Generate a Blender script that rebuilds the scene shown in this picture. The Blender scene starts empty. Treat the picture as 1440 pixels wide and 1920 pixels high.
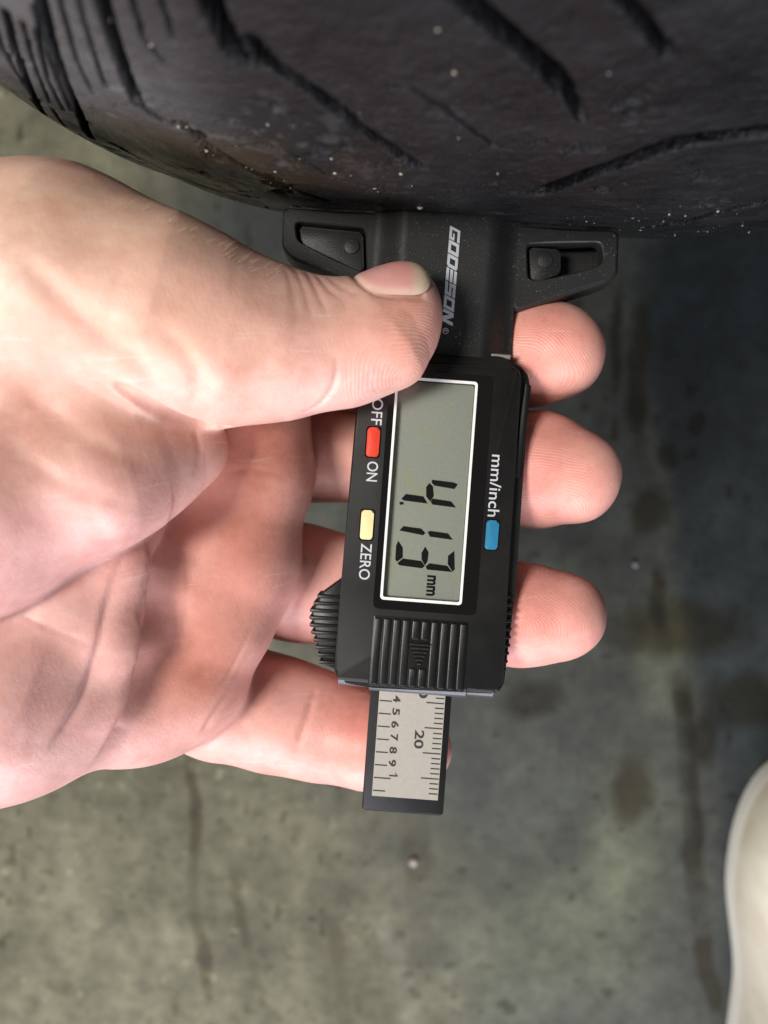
import bpy, bmesh, math, random
import numpy as np
from mathutils import Matrix, Vector

random.seed(7)


SC = bpy.context.scene
COL = SC.collection

# ------------------------------------------------------------------ frames
# "view" frame: millimetres, x right, y up, z towards the viewer, origin at the lens.
# World frame: metres, z up, floor at z = 0.
FOC = 1440.0
PITCH = math.radians(10.0)
R_TYRE = 310.0
PT, AX = math.radians(13.5), math.radians(3.6)

def V(u, v, d):
    return np.array([(u - 720.0) * d / FOC, (960.0 - v) * d / FOC, -d])

def rotz(v, a):
    c, s = math.cos(a), math.sin(a)
    return np.array([c * v[0] - s * v[1], s * v[0] + c * v[1], v[2]])

T_AX = rotz(np.array([1.0, 0, 0]), -AX)
T_E1 = rotz(np.array([0, -math.cos(PT), -math.sin(PT)]), -AX)
T_E2 = np.cross(T_AX, T_E1)
T_CEN = V(760, 396, 153.0) - R_TYRE * T_E1

ROT = np.array([[1, 0, 0],
                [0, math.cos(PITCH), math.sin(PITCH)],
                [0, -math.sin(PITCH), math.cos(PITCH)]])
CAM_H = R_TYRE - (ROT @ T_CEN)[2] + 1.0
CAM_POS = np.array([0.0, 0.0, CAM_H])

def W(p):
    """view-frame millimetres -> world metres (array in, array out)"""
    p = np.asarray(p, dtype=float)
    return (p @ ROT.T + CAM_POS) * 0.001

ROTM = Matrix([list(r) for r in ROT])

# ------------------------------------------------------------------ camera
cam_d = bpy.data.cameras.new('camera')
cam = bpy.data.objects.new('camera', cam_d)
COL.objects.link(cam)
cam_d.sensor_fit = 'HORIZONTAL'
cam_d.sensor_width = 36.0
cam_d.lens = 36.0
cam_d.clip_start = 0.005
cam_d.clip_end = 50.0
cam.matrix_world = Matrix.Translation(Vector(CAM_POS * 0.001)) @ ROTM.to_4x4()
cam_d.dof.use_dof = True
cam_d.dof.focus_distance = 0.150
cam_d.dof.aperture_fstop = 36.0 / 1.5 * 1.0      # set below from the wanted pupil
SC.camera = cam
PUPIL = 0.0020
cam_d.dof.aperture_fstop = (cam_d.lens * 0.001) / PUPIL

# ------------------------------------------------------------------ world + lamps
wd = bpy.data.worlds.new('World')
SC.world = wd
wd.use_nodes = True
wd.node_tree.nodes['Background'].inputs[0].default_value = (0.95, 0.97, 1.0, 1)
wd.node_tree.nodes['Background'].inputs[1].default_value = 0.115

def area(name, direction, dist, size, power, color, target=(60, 10, -150), size_y=None):
    l = bpy.data.lights.new(name, 'AREA')
    l.shape = 'RECTANGLE'
    l.size = size
    l.size_y = size_y or size
    l.energy = power
    l.color = color
    o = bpy.data.objects.new(name, l)
    COL.objects.link(o)
    t = np.array(target, float)
    dvec = np.array(direction, float); dvec /= np.linalg.norm(dvec)
    pos = Vector(W(t + dvec * dist * 1000))
    tgt = Vector(W(t))
    o.location = pos
    o.rotation_euler = (tgt - pos).to_track_quat('-Z', 'Y').to_euler()
    return o

area('ceiling_lamp', (-0.55, -0.05, 0.83), 1.4, 0.26, 18.5, (1.0, 0.945, 0.87), size_y=0.36)
area('doorway_light', (-0.12, -1.0, 0.27), 1.1, 0.9, 16.5, (0.95, 0.92, 1.0), size_y=0.7)

vs = SC.view_settings
vs.view_transform = 'Standard'
vs.look = 'None'
vs.exposure = 0.20
vs.gamma = 1.0
vs.use_curve_mapping = False

# ------------------------------------------------------------------ helpers
def link(o, parent=None):
    COL.objects.link(o)
    if parent is not None:
        o.parent = parent
    return o

def tag(o, label, cat=None, group=None, kind=None):
    if label: o['label'] = label
    if cat: o['category'] = cat
    if group: o['group'] = group
    if kind: o['kind'] = kind
    return o

def mesh_np(name, verts, faces, mat=None, parent=None, smooth=True):
    me = bpy.data.meshes.new(name)
    me.from_pydata([tuple(map(float, v)) for v in verts], [], [tuple(map(int, f)) for f in faces])
    if mat: me.materials.append(mat)
    if smooth:
        me.polygons.foreach_set('use_smooth', [True] * len(me.polygons))
    me.update()
    return link(bpy.data.objects.new(name, me), parent)

def mesh_fast(name, verts, quads, mat=None, parent=None, smooth=True):
    """numpy verts (N,3), quads (M,4)"""
    me = bpy.data.meshes.new(name)
    n, m = len(verts), len(quads)
    me.vertices.add(n)
    me.vertices.foreach_set('co', np.ascontiguousarray(verts, dtype=np.float32).ravel())
    me.loops.add(m * 4)
    me.loops.foreach_set('vertex_index', np.ascontiguousarray(quads, dtype=np.int32).ravel())
    me.polygons.add(m)
    me.polygons.foreach_set('loop_start', np.arange(m, dtype=np.int32) * 4)
    me.polygons.foreach_set('loop_total', np.full(m, 4, dtype=np.int32))
    me.polygons.foreach_set('use_smooth', np.full(m, smooth, dtype=bool))
    if mat: me.materials.append(mat)
    me.update(calc_edges=True)
    me.validate()
    return link(bpy.data.objects.new(name, me), parent)

def grid_quads(nx, ny):
    i, j = np.meshgrid(np.arange(nx - 1), np.arange(ny - 1), indexing='ij')
    a = (i * ny + j).ravel()
    return np.stack([a, a + ny, a + ny + 1, a + 1], axis=1)

def attr_f(o, name, data):
    a = o.data.attributes.new(name, 'FLOAT', 'POINT')
    a.data.foreach_set('value', np.ascontiguousarray(data, dtype=np.float32).ravel())

def attr_c(o, name, rgb):
    a = o.data.attributes.new(name, 'FLOAT_COLOR', 'POINT')
    c = np.ones((len(rgb), 4), dtype=np.float32)
    c[:, :3] = rgb
    a.data.foreach_set('color', c.ravel())

def bm_obj(name, bm, mat, parent=None, smooth_angle=None):
    me = bpy.data.meshes.new(name)
    bmesh.ops.recalc_face_normals(bm, faces=bm.faces)
    if smooth_angle is not None:
        for f in bm.faces: f.smooth = True
        for e in bm.edges:
            if len(e.link_faces) == 2 and e.calc_face_angle() > smooth_angle:
                e.smooth = False
    bm.to_mesh(me)
    bm.free()
    if mat: me.materials.append(mat)
    return link(bpy.data.objects.new(name, me), parent)

def vnoise(x, y, seed=0, z=None):
    xi = np.floor(x).astype(np.int64); yi = np.floor(y).astype(np.int64)
    fx = x - xi; fy = y - yi
    fx = fx * fx * (3 - 2 * fx); fy = fy * fy * (3 - 2 * fy)
    def h(a, b):
        n = (a * 374761393 + b * 668265263 + seed * 974634777) & 0x7fffffff
        n = ((n ^ (n >> 13)) * 1274126177) & 0x7fffffff
        n = (n ^ (n >> 16)) & 0xffff
        return n / 65535.0
    return (h(xi, yi) * (1 - fx) + h(xi + 1, yi) * fx) * (1 - fy) + (h(xi, yi + 1) * (1 - fx) + h(xi + 1, yi + 1) * fx) * fy

def fbm(x, y, seed=0, oct=4):
    s = 0; a = 0.5; t = 0
    for o in range(oct):
        s = s + a * vnoise(x * 2 ** o, y * 2 ** o, seed + o * 17); t += a; a *= 0.55
    return s / t

def sstep(a, b, x):
    t = np.clip((x - a) / (b - a), 0, 1)
    return t * t * (3 - 2 * t)

# ---------------------------------------------------- node material helpers
class NT:
    def __init__(s, name):
        s.m = bpy.data.materials.new(name)
        s.m.use_nodes = True
        s.t = s.m.node_tree
        s.b = s.t.nodes['Principled BSDF']
        s.out = s.t.nodes['Material Output']
    def n(s, typ, **kw):
        nd = s.t.nodes.new(typ)
        for k, v in kw.items():
            if k.startswith('i_'):
                key = k[2:]
                nd.inputs[int(key) if key.isdigit() else key.replace('_', ' ')].default_value = v
            else:
                setattr(nd, k, v)
        return nd
    def l(s, a, b): s.t.links.new(a, b)
    def set(s, **kw):
        for k, v in kw.items(): s.b.inputs[k.replace('_', ' ')].default_value = v
    def noise(s, scale, detail=4, rough=0.5, vec=None, dist=0.0):
        nd = s.n('ShaderNodeTexNoise')
        nd.inputs['Scale'].default_value = scale
        nd.inputs['Detail'].default_value = detail
        nd.inputs['Roughness'].default_value = rough
        nd.inputs['Distortion'].default_value = dist
        if vec is not None: s.l(vec, nd.inputs['Vector'])
        return nd
    def coord(s, kind='Object'):
        return s.n('ShaderNodeTexCoord').outputs[kind]
    def ramp(s, fac, stops):
        r = s.n('ShaderNodeValToRGB')
        e = r.color_ramp.elements
        while len(e) < len(stops): e.new(0.5)
        for el, (p, c) in zip(e, stops):
            el.position = p
            el.color = (*c, 1) if len(c) == 3 else c
        s.l(fac, r.inputs['Fac'])
        return r.outputs['Color']
    def mix(s, fac, a, b, mode='MIX'):
        m = s.n('ShaderNodeMix', data_type='RGBA', blend_type=mode)
        for sock, val in ((m.inputs[0], fac), (m.inputs[6], a), (m.inputs[7], b)):
            if hasattr(val, 'node'): s.l(val, sock)
            elif isinstance(val, (int, float)): sock.default_value = val
            else: sock.default_value = (*val, 1)
        return m.outputs[2]
    def math(s, op, a, b=0.0, c=0.0):
        m = s.n('ShaderNodeMath', operation=op)
        for i, val in enumerate((a, b, c)):
            if hasattr(val, 'node'): s.l(val, m.inputs[i])
            else: m.inputs[i].default_value = val
        return m.outputs[0]
    def attr(s, name):
        return s.n('ShaderNodeAttribute', attribute_name=name)
    def bump(s, height, strength, dist, prev=None):
        b = s.n('ShaderNodeBump')
        b.inputs['Strength'].default_value = strength
        b.inputs['Distance'].default_value = dist
        s.l(height, b.inputs['Height'])
        if prev is not None: s.l(prev, b.inputs['Normal'])
        return b.outputs['Normal']

def plastic(name, col, rough, bump=0.0, scale=9000, speck=0.0):
    t = NT(name)
    t.set(Roughness=rough)
    t.b.inputs['Base Color'].default_value = (*col, 1)
    t.b.inputs['Specular IOR Level'].default_value = 0.4
    c = t.coord()
    n1 = t.noise(180, 5, 0.6, c)
    r = t.n('ShaderNodeMapRange', i_3=rough - 0.08, i_4=rough + 0.12)
    t.l(n1.outputs['Fac'], r.inputs[0]); t.l(r.outputs[0], t.b.inputs['Roughness'])
    if speck:
        n3 = t.noise(2600, 2, 0.5, c)
        n4 = t.noise(90, 3, 0.6, c)
        k = t.math('MULTIPLY', t.ramp(n3.outputs['Fac'], [(0.66, (0, 0, 0)), (0.74, (1, 1, 1))]), t.ramp(n4.outputs['Fac'], [(0.42, (0, 0, 0)), (0.62, (1, 1, 1))]))
        k = t.math('MULTIPLY', k, speck)
        t.l(t.mix(k, col, (0.30, 0.29, 0.26)), t.b.inputs['Base Color'])
    if bump:
        n2 = t.noise(scale, 2, 0.5, c)
        t.l(t.bump(n2.outputs['Fac'], bump, 0.0001), t.b.inputs['Normal'])
    return t.m

def flat_mat(name, col, rough=0.5, **kw):
    t = NT(name)
    c = t.coord()
    n = t.noise(700, 3, 0.6, c)
    d = tuple(x * 0.82 for x in col)
    t.l(t.mix(n.outputs['Fac'], d, tuple(min(1, x * 1.12) for x in col)), t.b.inputs['Base Color'])
    t.set(Roughness=rough, **kw)
    return t.m

# ------------------------------------------------------------------ floor
def floor_mat():
    t = NT('shaded_wet_concrete')
    c = t.coord()
    col = t.attr('tone').outputs['Color']
    n1 = t.noise(95, 7, 0.62, c)
    n2 = t.noise(420, 3, 0.6, c)
    k = t.ramp(n1.outputs['Fac'], [(0.28, (0.66, 0.66, 0.64)), (0.5, (1, 1, 1)), (0.75, (1.22, 1.22, 1.18))])
    col = t.mix(1.0, col, k, 'MULTIPLY')
    k2 = t.ramp(n2.outputs['Fac'], [(0.30, (0.55, 0.54, 0.50)), (0.42, (1, 1, 1)), (0.66, (1, 1, 1)), (0.76, (1.6, 1.6, 1.55))])
    col = t.mix(0.6, col, k2, 'MULTIPLY')
    t.l(col, t.b.inputs['Base Color'])
    t.b.inputs['Specular IOR Level'].default_value = 0.22
    wet = t.attr('wet').outputs['Fac']
    r = t.n('ShaderNodeMapRange', i_3=0.75, i_4=0.52)
    t.l(wet, r.inputs[0]); t.l(r.outputs[0], t.b.inputs['Roughness'])
    n3 = t.noise(230, 6, 0.65, c)
    t.l(t.bump(n3.outputs['Fac'], 0.35, 0.0015), t.b.inputs['Normal'])
    return t.m

def floor_px(u, v):
    """where a sight line meets the floor: used only to note down stain positions, in metres"""
    r = ROT @ V(u, v, 1.0)
    s = -CAM_H / r[2]
    return (r * s)[:2] * 0.001

fx = np.concatenate([np.linspace(-3, -0.36, 20), np.linspace(-0.35, 0.35, 430), np.linspace(0.36, 3, 20)])
fy = np.concatenate([np.linspace(-3, -0.46, 20), np.linspace(-0.45, 0.33, 480), np.linspace(0.34, 3, 20)])
FX, FY = np.meshgrid(fx, fy, indexing='ij')
gx, gy = FX.ravel(), FY.ravel()
base_c = np.array([0.118, 0.115, 0.077])
tone = np.ones((len(gx), 1)) * base_c
big = fbm(gx * 9, gy * 9, 3, 4)
tone = tone * (0.72 + 0.56 * big)[:, None]
warp = (fbm(gx * 26, gy * 26, 11, 3) - 0.5) * 0.035
warp2 = (fbm(gx * 60, gy * 14, 23, 3) - 0.5) * 0.02
# wetter grey-green concrete right of a wandering edge; tyre and car shade painted dark
edge_pts = np.array([floor_px(*q) for q in [(860, 1920), (820, 1750), (760, 1600), (690, 1500), (640, 1350), (560, 1150), (480, 900), (380, 500), (300, 300)]])
o = np.argsort(edge_pts[:, 1])
ex = np.interp(gy, edge_pts[o, 1], edge_pts[o, 0])
shade_wet = sstep(-0.05, 0.06, gx - ex + warp * 1.6)
wet = shade_wet * 0.75
tone = tone * (1 - shade_wet[:, None] * np.array([0.62, 0.57, 0.46]))
mot = fbm(gx * 34, gy * 24, 91, 4)
tone = tone * (0.62 + 0.76 * mot)[:, None]
mot2 = fbm(gx * 75, gy * 60, 97, 3)
tone = tone * (0.75 + 0.5 * mot2)[:, None]
def blob(u, v, ru, rv, soft=0.6, wob=1.0):
    c = floor_px(u, v); e = floor_px(u + ru, v); f = floor_px(u, v + rv)
    rx = abs(e[0] - c[0]); ry = abs(f[1] - c[1])
    q = np.hypot((gx - c[0] + warp * wob) / rx, (gy - c[1] + warp2 * wob) / ry)
    return 1 - sstep(1 - soft, 1 + soft * 0.4, q)
def stain_shade(m, mul, w=None):
    global tone, wet
    tone = tone * (1 - m[:, None] * (1 - np.array(mul)))
    if w is not None: wet = wet + (w - wet) * m
stain_shade(blob(470, 430, 190, 150, soft=0.9, wob=0.8), (0.30, 0.32, 0.36), 0.9)  # tyre's shadow on the floor, painted dark and set glossy
stain_shade(blob(1330, 650, 220, 300, soft=0.9, wob=0.8), (0.50, 0.52, 0.54), 0.9)  # car's shadow at upper right, painted into the floor colour
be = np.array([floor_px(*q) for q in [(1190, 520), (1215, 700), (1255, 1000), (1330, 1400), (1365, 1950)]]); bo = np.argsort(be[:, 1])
stain_shade(sstep(-0.008, 0.012, gx - np.interp(gy, be[bo, 1], be[bo, 0]) + warp * 0.4), (0.48, 0.55, 0.66), 0.9)
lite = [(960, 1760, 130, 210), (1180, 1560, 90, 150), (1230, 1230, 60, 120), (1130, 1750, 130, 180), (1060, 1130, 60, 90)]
for q in lite: stain_shade(blob(*q, soft=0.9, wob=0.6), (1.75, 1.75, 1.5), 0.45)
for q in [(1190, 1480, 45, 75), (1215, 960, 38, 45), (1205, 700, 26, 160), (1160, 640, 16, 110), (1300, 790, 16, 30), (1250, 855, 20, 32), (1320, 1390, 30, 60), (1245, 1120, 22, 70),
          (1270, 1180, 150, 60), (1000, 1310, 70, 40), (1400, 1320, 90, 60)]:
    stain_shade(blob(*q, soft=0.5, wob=0.5), (0.40, 0.34, 0.22), 0.85)
def streak(pts, wpx, mul, w=None, wob=0.35):
    global tone, wet
    q = np.array([floor_px(*p) for p in pts]); o = np.argsort(q[:, 1])
    cx = np.interp(gy, q[o, 1], q[o, 0])
    hw = abs(floor_px(720 + wpx, 1400)[0] - floor_px(720, 1400)[0])
    brk = 0.35 + 0.95 * sstep(0.25, 0.7, fbm(gy * 42 + pts[0][0], gx * 8, 31, 3))
    m = (1 - sstep(hw * 0.35, hw, np.abs(gx - cx + warp * wob))) * brk
    m = m * sstep(q[:, 1].min() - 0.01, q[:, 1].min() + 0.03, gy) * (1 - sstep(q[:, 1].max() - 0.03, q[:, 1].max() + 0.01, gy))
    stain_shade(np.clip(m, 0, 1), mul, w)
streak([(350, 1400), (362, 1550), (372, 1700), (388, 1880)], 16, (0.42, 0.38, 0.26), 0.6)
streak([(430, 1600), (455, 1720), (475, 1850)], 13, (0.55, 0.52, 0.40), 0.5)
streak([(620, 1700), (640, 1800), (650, 1920)], 18, (0.6, 0.57, 0.45), 0.5)
streak([(700, 1680), (760, 1850), (790, 2000)], 30, (1.18, 1.18, 1.22), 0.5)
streak([(770, 1480), (780, 1600), (790, 1700)], 34, (0.62, 0.6, 0.5), 0.6)
streak([(1280, 1250), (1300, 1600), (1325, 1780), (1350, 1960)], 26, (0.34, 0.27, 0.14), 0.9, 0.25)
streak([(1290, 1280), (1312, 1600), (1300, 1480)], 14, (0.5, 0.44, 0.3), 0.9, 0.2)
streak([(1190, 560), (1225, 800), (1250, 1000), (1290, 1350)], 20, (1.35, 1.32, 1.25), 0.6, 0.3)
# dark pits and pale grit in the dry part
pit = vnoise(gx * 170, gy * 170, 41)
pit2 = fbm(gx * 40, gy * 40, 43, 2)
stain_shade(sstep(0.80, 0.93, pit) * sstep(0.4, 0.65, pit2), (0.48, 0.46, 0.38))
pal = vnoise(gx * 210 + 9, gy * 210, 51)
stain_shade(sstep(0.88, 0.97, pal) * (1 - shade_wet) * sstep(0.35, 0.6, fbm(gx * 22, gy * 22, 57, 2)), (1.8, 1.85, 1.85))
fz = np.zeros_like(gx)
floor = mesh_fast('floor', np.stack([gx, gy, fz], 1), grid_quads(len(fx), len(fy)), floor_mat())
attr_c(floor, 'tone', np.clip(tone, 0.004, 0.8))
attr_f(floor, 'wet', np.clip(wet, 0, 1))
tag(floor, 'stained olive grey concrete floor, wet to the right with shade painted dark', kind='structure')


# ------------------------------------------------------------------ tyre
def rubber_mat():
    t = NT('worn_rubber')
    c = t.coord()
    n1 = t.noise(55, 6, 0.62, c)
    n2 = t.noise(900, 4, 0.6, c)
    lit_dust = t.attr('lit_dust').outputs['Fac']
    f = t.math('MULTIPLY', lit_dust, t.ramp(n1.outputs['Fac'], [(0.3, (0.35, 0.35, 0.35)), (0.7, (1, 1, 1))]))
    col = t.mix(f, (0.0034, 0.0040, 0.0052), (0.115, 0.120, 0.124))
    mud = t.attr('mud').outputs['Fac']
    col = t.mix(mud, col, (0.040, 0.025, 0.013))
    sp = t.ramp(n2.outputs['Fac'], [(0.70, (0, 0, 0)), (0.78, (1, 1, 1))])
    col = t.mix(t.math('MULTIPLY', sp, 0.10), col, (0.2, 0.19, 0.17))
    t.l(col, t.b.inputs['Base Color'])
    t.b.inputs['Specular IOR Level'].default_value = 0.22
    r = t.n('ShaderNodeMapRange', i_1=0.32, i_2=0.66, i_3=0.10, i_4=0.66)
    t.l(t.noise(75, 6, 0.66, c).outputs['Fac'], r.inputs[0])
    wetr = t.attr('wet').outputs['Fac']
    r2 = t.n('ShaderNodeMix', data_type='FLOAT', i_3=0.12)
    t.l(wetr, r2.inputs[0]); t.l(r.outputs[0], r2.inputs[2])
    t.l(r2.outputs[0], t.b.inputs['Roughness'])
    nn = t.bump(t.noise(1500, 3, 0.6, c).outputs['Fac'], 0.35, 0.0004)
    nn = t.bump(t.noise(240, 6, 0.7, c).outputs['Fac'], 0.75, 0.0016, nn)
    nn = t.bump(t.noise(60, 5, 0.6, c).outputs['Fac'], 0.5, 0.003, nn)
    t.l(nn, t.b.inputs['Normal'])
    return t.m

PROF_S = np.array([-110, -97, -95, -90, -82, -79, -73, -67, -60, -53, -46, -39, -30, -20, 60, 70, 79, 86, 93, 100, 107, 113, 119, 122, 130, 135, 137.0])
PROF_H = np.array([60, 50, 45, 30, 22, 19, 14.3, 11, 8.3, 6.6, 4, 2.3, .8, 0, 0, .8, 2.3, 4, 6.6, 8.3, 11, 14.3, 19, 22, 30, 45, 50.0])
_k = np.linspace(-96, 136, 233)
_h = np.interp(_k, PROF_S, PROF_H)
_ker = np.hanning(13); _ker /= _ker.sum()
_h = np.convolve(np.pad(_h, 6, mode='edge'), _ker, 'valid')

# (kind, width mm, [(across mm, along tread mm), ...]) w = wide groove, s = sipe
GROOVES = [
 ('s', 0.42, [(-51.5, -62), (-56.5, -48), (-61, -30), (-66, -12)]),
 ('s', 0.42, [(-44.0, -66), (-48.0, -54), (-52.0, -40), (-55.5, -27)]),
 ('s', 0.42, [(-63, -25), (-68, -8)]), ('s', 0.42, [(-60, -24), (-65, -6)]),
 ('w', 0.9, [(-49.4, -61.6), (-54.7, -47.9), (-58.8, -35.0), (-68.0, -8.0)]),
 ('w', 1.5, [(-39.9, -75), (-41.9, -68.9), (-45.3, -58.5), (-49.4, -44.7), (-54.2, -26.8), (-58.4, -12.5), (-60, -6)]),
 ('w', 1.9, [(-33.0, -78), (-33.9, -72.1), (-35.5, -64.4), (-37.2, -54.7), (-38.7, -44.8), (-34.9, -39.5)]),
 ('s', 0.42, [(-48.0, -60.3), (-53.5, -44.9), (-58.7, -27.6)]),
 ('s', 0.42, [(-46.6, -59.7), (-53.4, -40.8), (-57.3, -25.7)]),
 ('s', 0.42, [(-39.3, -70.2), (-43.6, -54.5), (-45.6, -43.7)]),
 ('s', 0.42, [(-36.9, -71.0), (-39.9, -58.5), (-42.2, -48.2)]),
 ('s', 0.42, [(-30.3, -73.3), (-31.6, -64.9), (-30.4, -60.3)]),
 ('s', 0.42, [(-27.1, -74.0), (-27.8, -66.1)]),
 ('w', 3.0, [(-22.0, -80), (-21.9, -75.9), (-21.6, -70.9), (-21.0, -65.1), (-19.5, -63.2)]),
 ('w', 2.1, [(-18.6, -68.1), (-16.9, -63.5), (-12.1, -57.3), (-7.1, -47.9), (-3.8, -42.8), (2.0, -33.5)]),
 ('w', 1.78, [(-33.9, -41.7), (-31.7, -36.1), (-27.8, -26.7), (-21.3, -15.7), (-14.4, -5.9)]),
 ('w', 1.26, [(-54.1, -6.4), (-50.4, -2.1), (-44.3, 2.6), (-37.4, 4.9)]),
 ('s', 0.42, [(-28.1, -35.7), (-22.6, -39.1), (-17.8, -36.0), (-12.5, -24.6), (-6.8, -20.0)]),
 ('w', 3.0, [(1.0, -81), (3.1, -78.4), (7.4, -74.0), (11.5, -69.8), (15.2, -66.0), (17.6, -62.3)]),
 ('w', 1.5, [(17.0, -63.4), (19.1, -59.9), (21.8, -54.6)]),
 ('w', 1.6, [(16.4, -81.7), (18.4, -79.7), (22.1, -76.2), (24.5, -73.5), (27.3, -70.3)]),
 ('s', 0.62, [(-2.8, -59.8), (-0.5, -60.0), (3.1, -55.8), (7.0, -50.9), (11.8, -44.4)]),
 ('w', 4.2, [(22.2, -23.9), (28.0, -36.3), (32.9, -44.3), (36.4, -50.1), (44.3, -54.1), (60, -60)]),
 ('w', 1.56, [(47.9, 3.3), (52.9, -6.8), (54.7, -17.2), (59.6, -28.4), (66, -40)]),
 # unseen far shoulder, same rhythm
 ('w', 1.6, [(84, -70), (90, -50), (97, -30), (105, -8)]),
 ('w', 1.6, [(80, -40), (86, -20), (94, 0), (102, 20)]),
]

def seg_dist(x, y, pts):
    best = np.full(x.shape, 1e9)
    for (x0, y0), (x1, y1) in zip(pts[:-1], pts[1:]):
        dx, dy = x1 - x0, y1 - y0
        t = np.clip(((x - x0) * dx + (y - y0) * dy) / (dx * dx + dy * dy), 0, 1)
        best = np.minimum(best, np.hypot(x - x0 - t * dx, y - y0 - t * dy))
    return best

CIRC = 2 * math.pi * R_TYRE
PERIOD = CIRC / 22.0
aa_f = np.concatenate([np.arange(-96, -82, 0.5), np.arange(-82, 6, 0.25), np.arange(6, 44, 0.7)])
aa_c = np.linspace(44, CIRC - 96, 430)[:-1]
arcs = np.concatenate([aa_f, aa_c])
ss = np.concatenate([np.arange(-80, -68, 0.4), np.arange(-68, -24, 0.2), np.arange(-24, 62, 0.32), np.arange(62, 121, 1.2)])
SS, AA = np.meshgrid(ss, arcs, indexing='ij')
dep = np.zeros(SS.shape)
wx = (vnoise(SS * 0.5, AA * 0.5, 5) - 0.5) * 0.18
wy = (vnoise(SS * 0.5, AA * 0.5, 6) - 0.5) * 0.18
for kind, w, pts in GROOVES:
    pts = np.array(pts)
    full = 7.0 if kind == 'w' else 3.2
    for k in range(-1, 23):
        off = k * PERIOD
        lo, hi = pts[:, 1].min() + off - 3, pts[:, 1].max() + off + 3
        if k != 0 and hi > -97 and lo < 20 and k in (-1, 1):
            # repeats of the pattern must not land on the grooves noted above
            if lo < 12: continue
        sel = (arcs >= lo) & (arcs <= hi)
        if not sel.any(): continue
        row = (ss > pts[:, 0].min() - w - 2) & (ss < pts[:, 0].max() + w + 2)
        ix = np.ix_(row, sel)
        d = seg_dist(SS[ix] + wx[ix], AA[ix] + wy[ix], pts + np.array([0, off]))
        hw = w * 0.43
        g = full * (1 - sstep(hw * 0.8, hw * 1.05 + 0.16, d))
        dep[ix] = np.maximum(dep[ix], g)
hs = np.interp(SS, _k, _h)
rough = (fbm(SS * 0.35, AA * 0.35, 9, 4) - 0.5) * 0.5
chip = sstep(0.62, 0.8, fbm(SS * 0.22 + 3, AA * 0.22, 19, 3)) * (fbm(SS * 1.1, AA * 1.1, 29, 2)) * 1.7
near = np.exp(-((AA + 30 + 0.2 * SS) / 26.0) ** 2)
hs = hs + rough * 0.25 + chip * (0.05 + near * 1.3) + dep
rr = R_TYRE - hs
th = AA / R_TYRE
pts3 = (T_CEN[None, None] + SS[..., None] * T_AX + (rr * np.cos(th))[..., None] * T_E1 + (rr * np.sin(th))[..., None] * T_E2)
ns, na = SS.shape
q = grid_quads(ns, na)
wrap = np.array([[i * na + na - 1, (i + 1) * na + na - 1, (i + 1) * na, i * na] for i in range(ns - 1)])
q = np.concatenate([q, wrap])[:, ::-1]
TY0 = np.array([0.0, 0.0, 0.0])
tyre_base = W(T_CEN) ; tyre_base[2] = 0.0
tyre = link(bpy.data.objects.new('tyre', None))
tyre.location = tyre_base
tyre.empty_display_size = 0.05
tag(tyre, 'large worn black rubber car tyre standing at the top of the picture', 'tyre')
RUB = rubber_mat()
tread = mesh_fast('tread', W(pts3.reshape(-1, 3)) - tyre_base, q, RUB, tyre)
lit = 1 - sstep(-40, -18, SS)  # light on the left shoulder, painted in as paler rubber
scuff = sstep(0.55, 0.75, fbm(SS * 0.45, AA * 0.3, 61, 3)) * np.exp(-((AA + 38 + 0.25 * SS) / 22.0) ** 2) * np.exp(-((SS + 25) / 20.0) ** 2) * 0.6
lit_dust = np.clip(0.05 + scuff + 0.75 * lit * sstep(-8, -30, AA) + 0.16 * (fbm(SS * 0.06, AA * 0.06, 71, 3) - 0.3), 0, 1) * (1 - 0.85 * sstep(0.3, 1.6, dep))  # scuffs and uneven dust plus the painted light; grooves kept dark in colour
mud = sstep(0.34, 0.52, fbm(SS * 0.07 + 5, AA * 0.05, 77, 3)) * np.exp(-((SS + 30) / 22.0) ** 2) * sstep(-48, -30, AA) * 0.9
wett = sstep(24, 40, SS) * sstep(-40, -20, AA) * sstep(0.35, 0.6, fbm(SS * 0.3, AA * 0.3, 83, 3))
attr_f(tread, 'lit_dust', lit_dust); attr_f(tread, 'mud', mud); attr_f(tread, 'wet', wett)

def ring(name, prof, mat, parent, n=220):
    """prof: [(across, radius)] in mm, revolved about the axle"""
    prof = np.array(prof, float)
    a = np.linspace(0, 2 * math.pi, n + 1)[:-1]
    P_ = (T_CEN[None, None] + prof[:, 0][:, None, None] * T_AX + (prof[:, 1][:, None] * np.cos(a)[None])[..., None] * T_E1
          + (prof[:, 1][:, None] * np.sin(a)[None])[..., None] * T_E2)
    q = grid_quads(len(prof), n)
    w = np.array([[i * n + n - 1, (i + 1) * n + n - 1, (i + 1) * n, i * n] for i in range(len(prof) - 1)])
    return mesh_fast(name, W(P_.reshape(-1, 3)) - tyre_base, np.concatenate([q, w]), mat, parent)
hL = float(np.interp(-80, _k, _h)); hR = float(np.interp(121 - 1.0, _k, _h))
for side, h0, s0 in ((-1, hL, -80.0), (1, hR, float(ss[-1]))):
    pr = [(s0, R_TYRE - h0 - 0.3), (s0 + side * 5, R_TYRE - h0 - 6), (s0 + side * 9, R_TYRE - h0 - 18), (s0 + side * 13, R_TYRE - h0 - 40),
          (s0 + side * 13, R_TYRE - h0 - 58), (s0 + side * 8, R_TYRE - h0 - 76), (s0 - side * 2, R_TYRE - h0 - 92), (s0 - side * 8, R_TYRE - h0 - 98),
          (s0 - side * 14, R_TYRE - h0 - 99)]
    o = ring('sidewall', pr, RUB, tyre)
    m = len(o.data.vertices)
    attr_f(o, 'lit_dust', np.full(m, 0.5)); attr_f(o, 'mud', np.zeros(m)); attr_f(o, 'wet', np.zeros(m))

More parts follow.
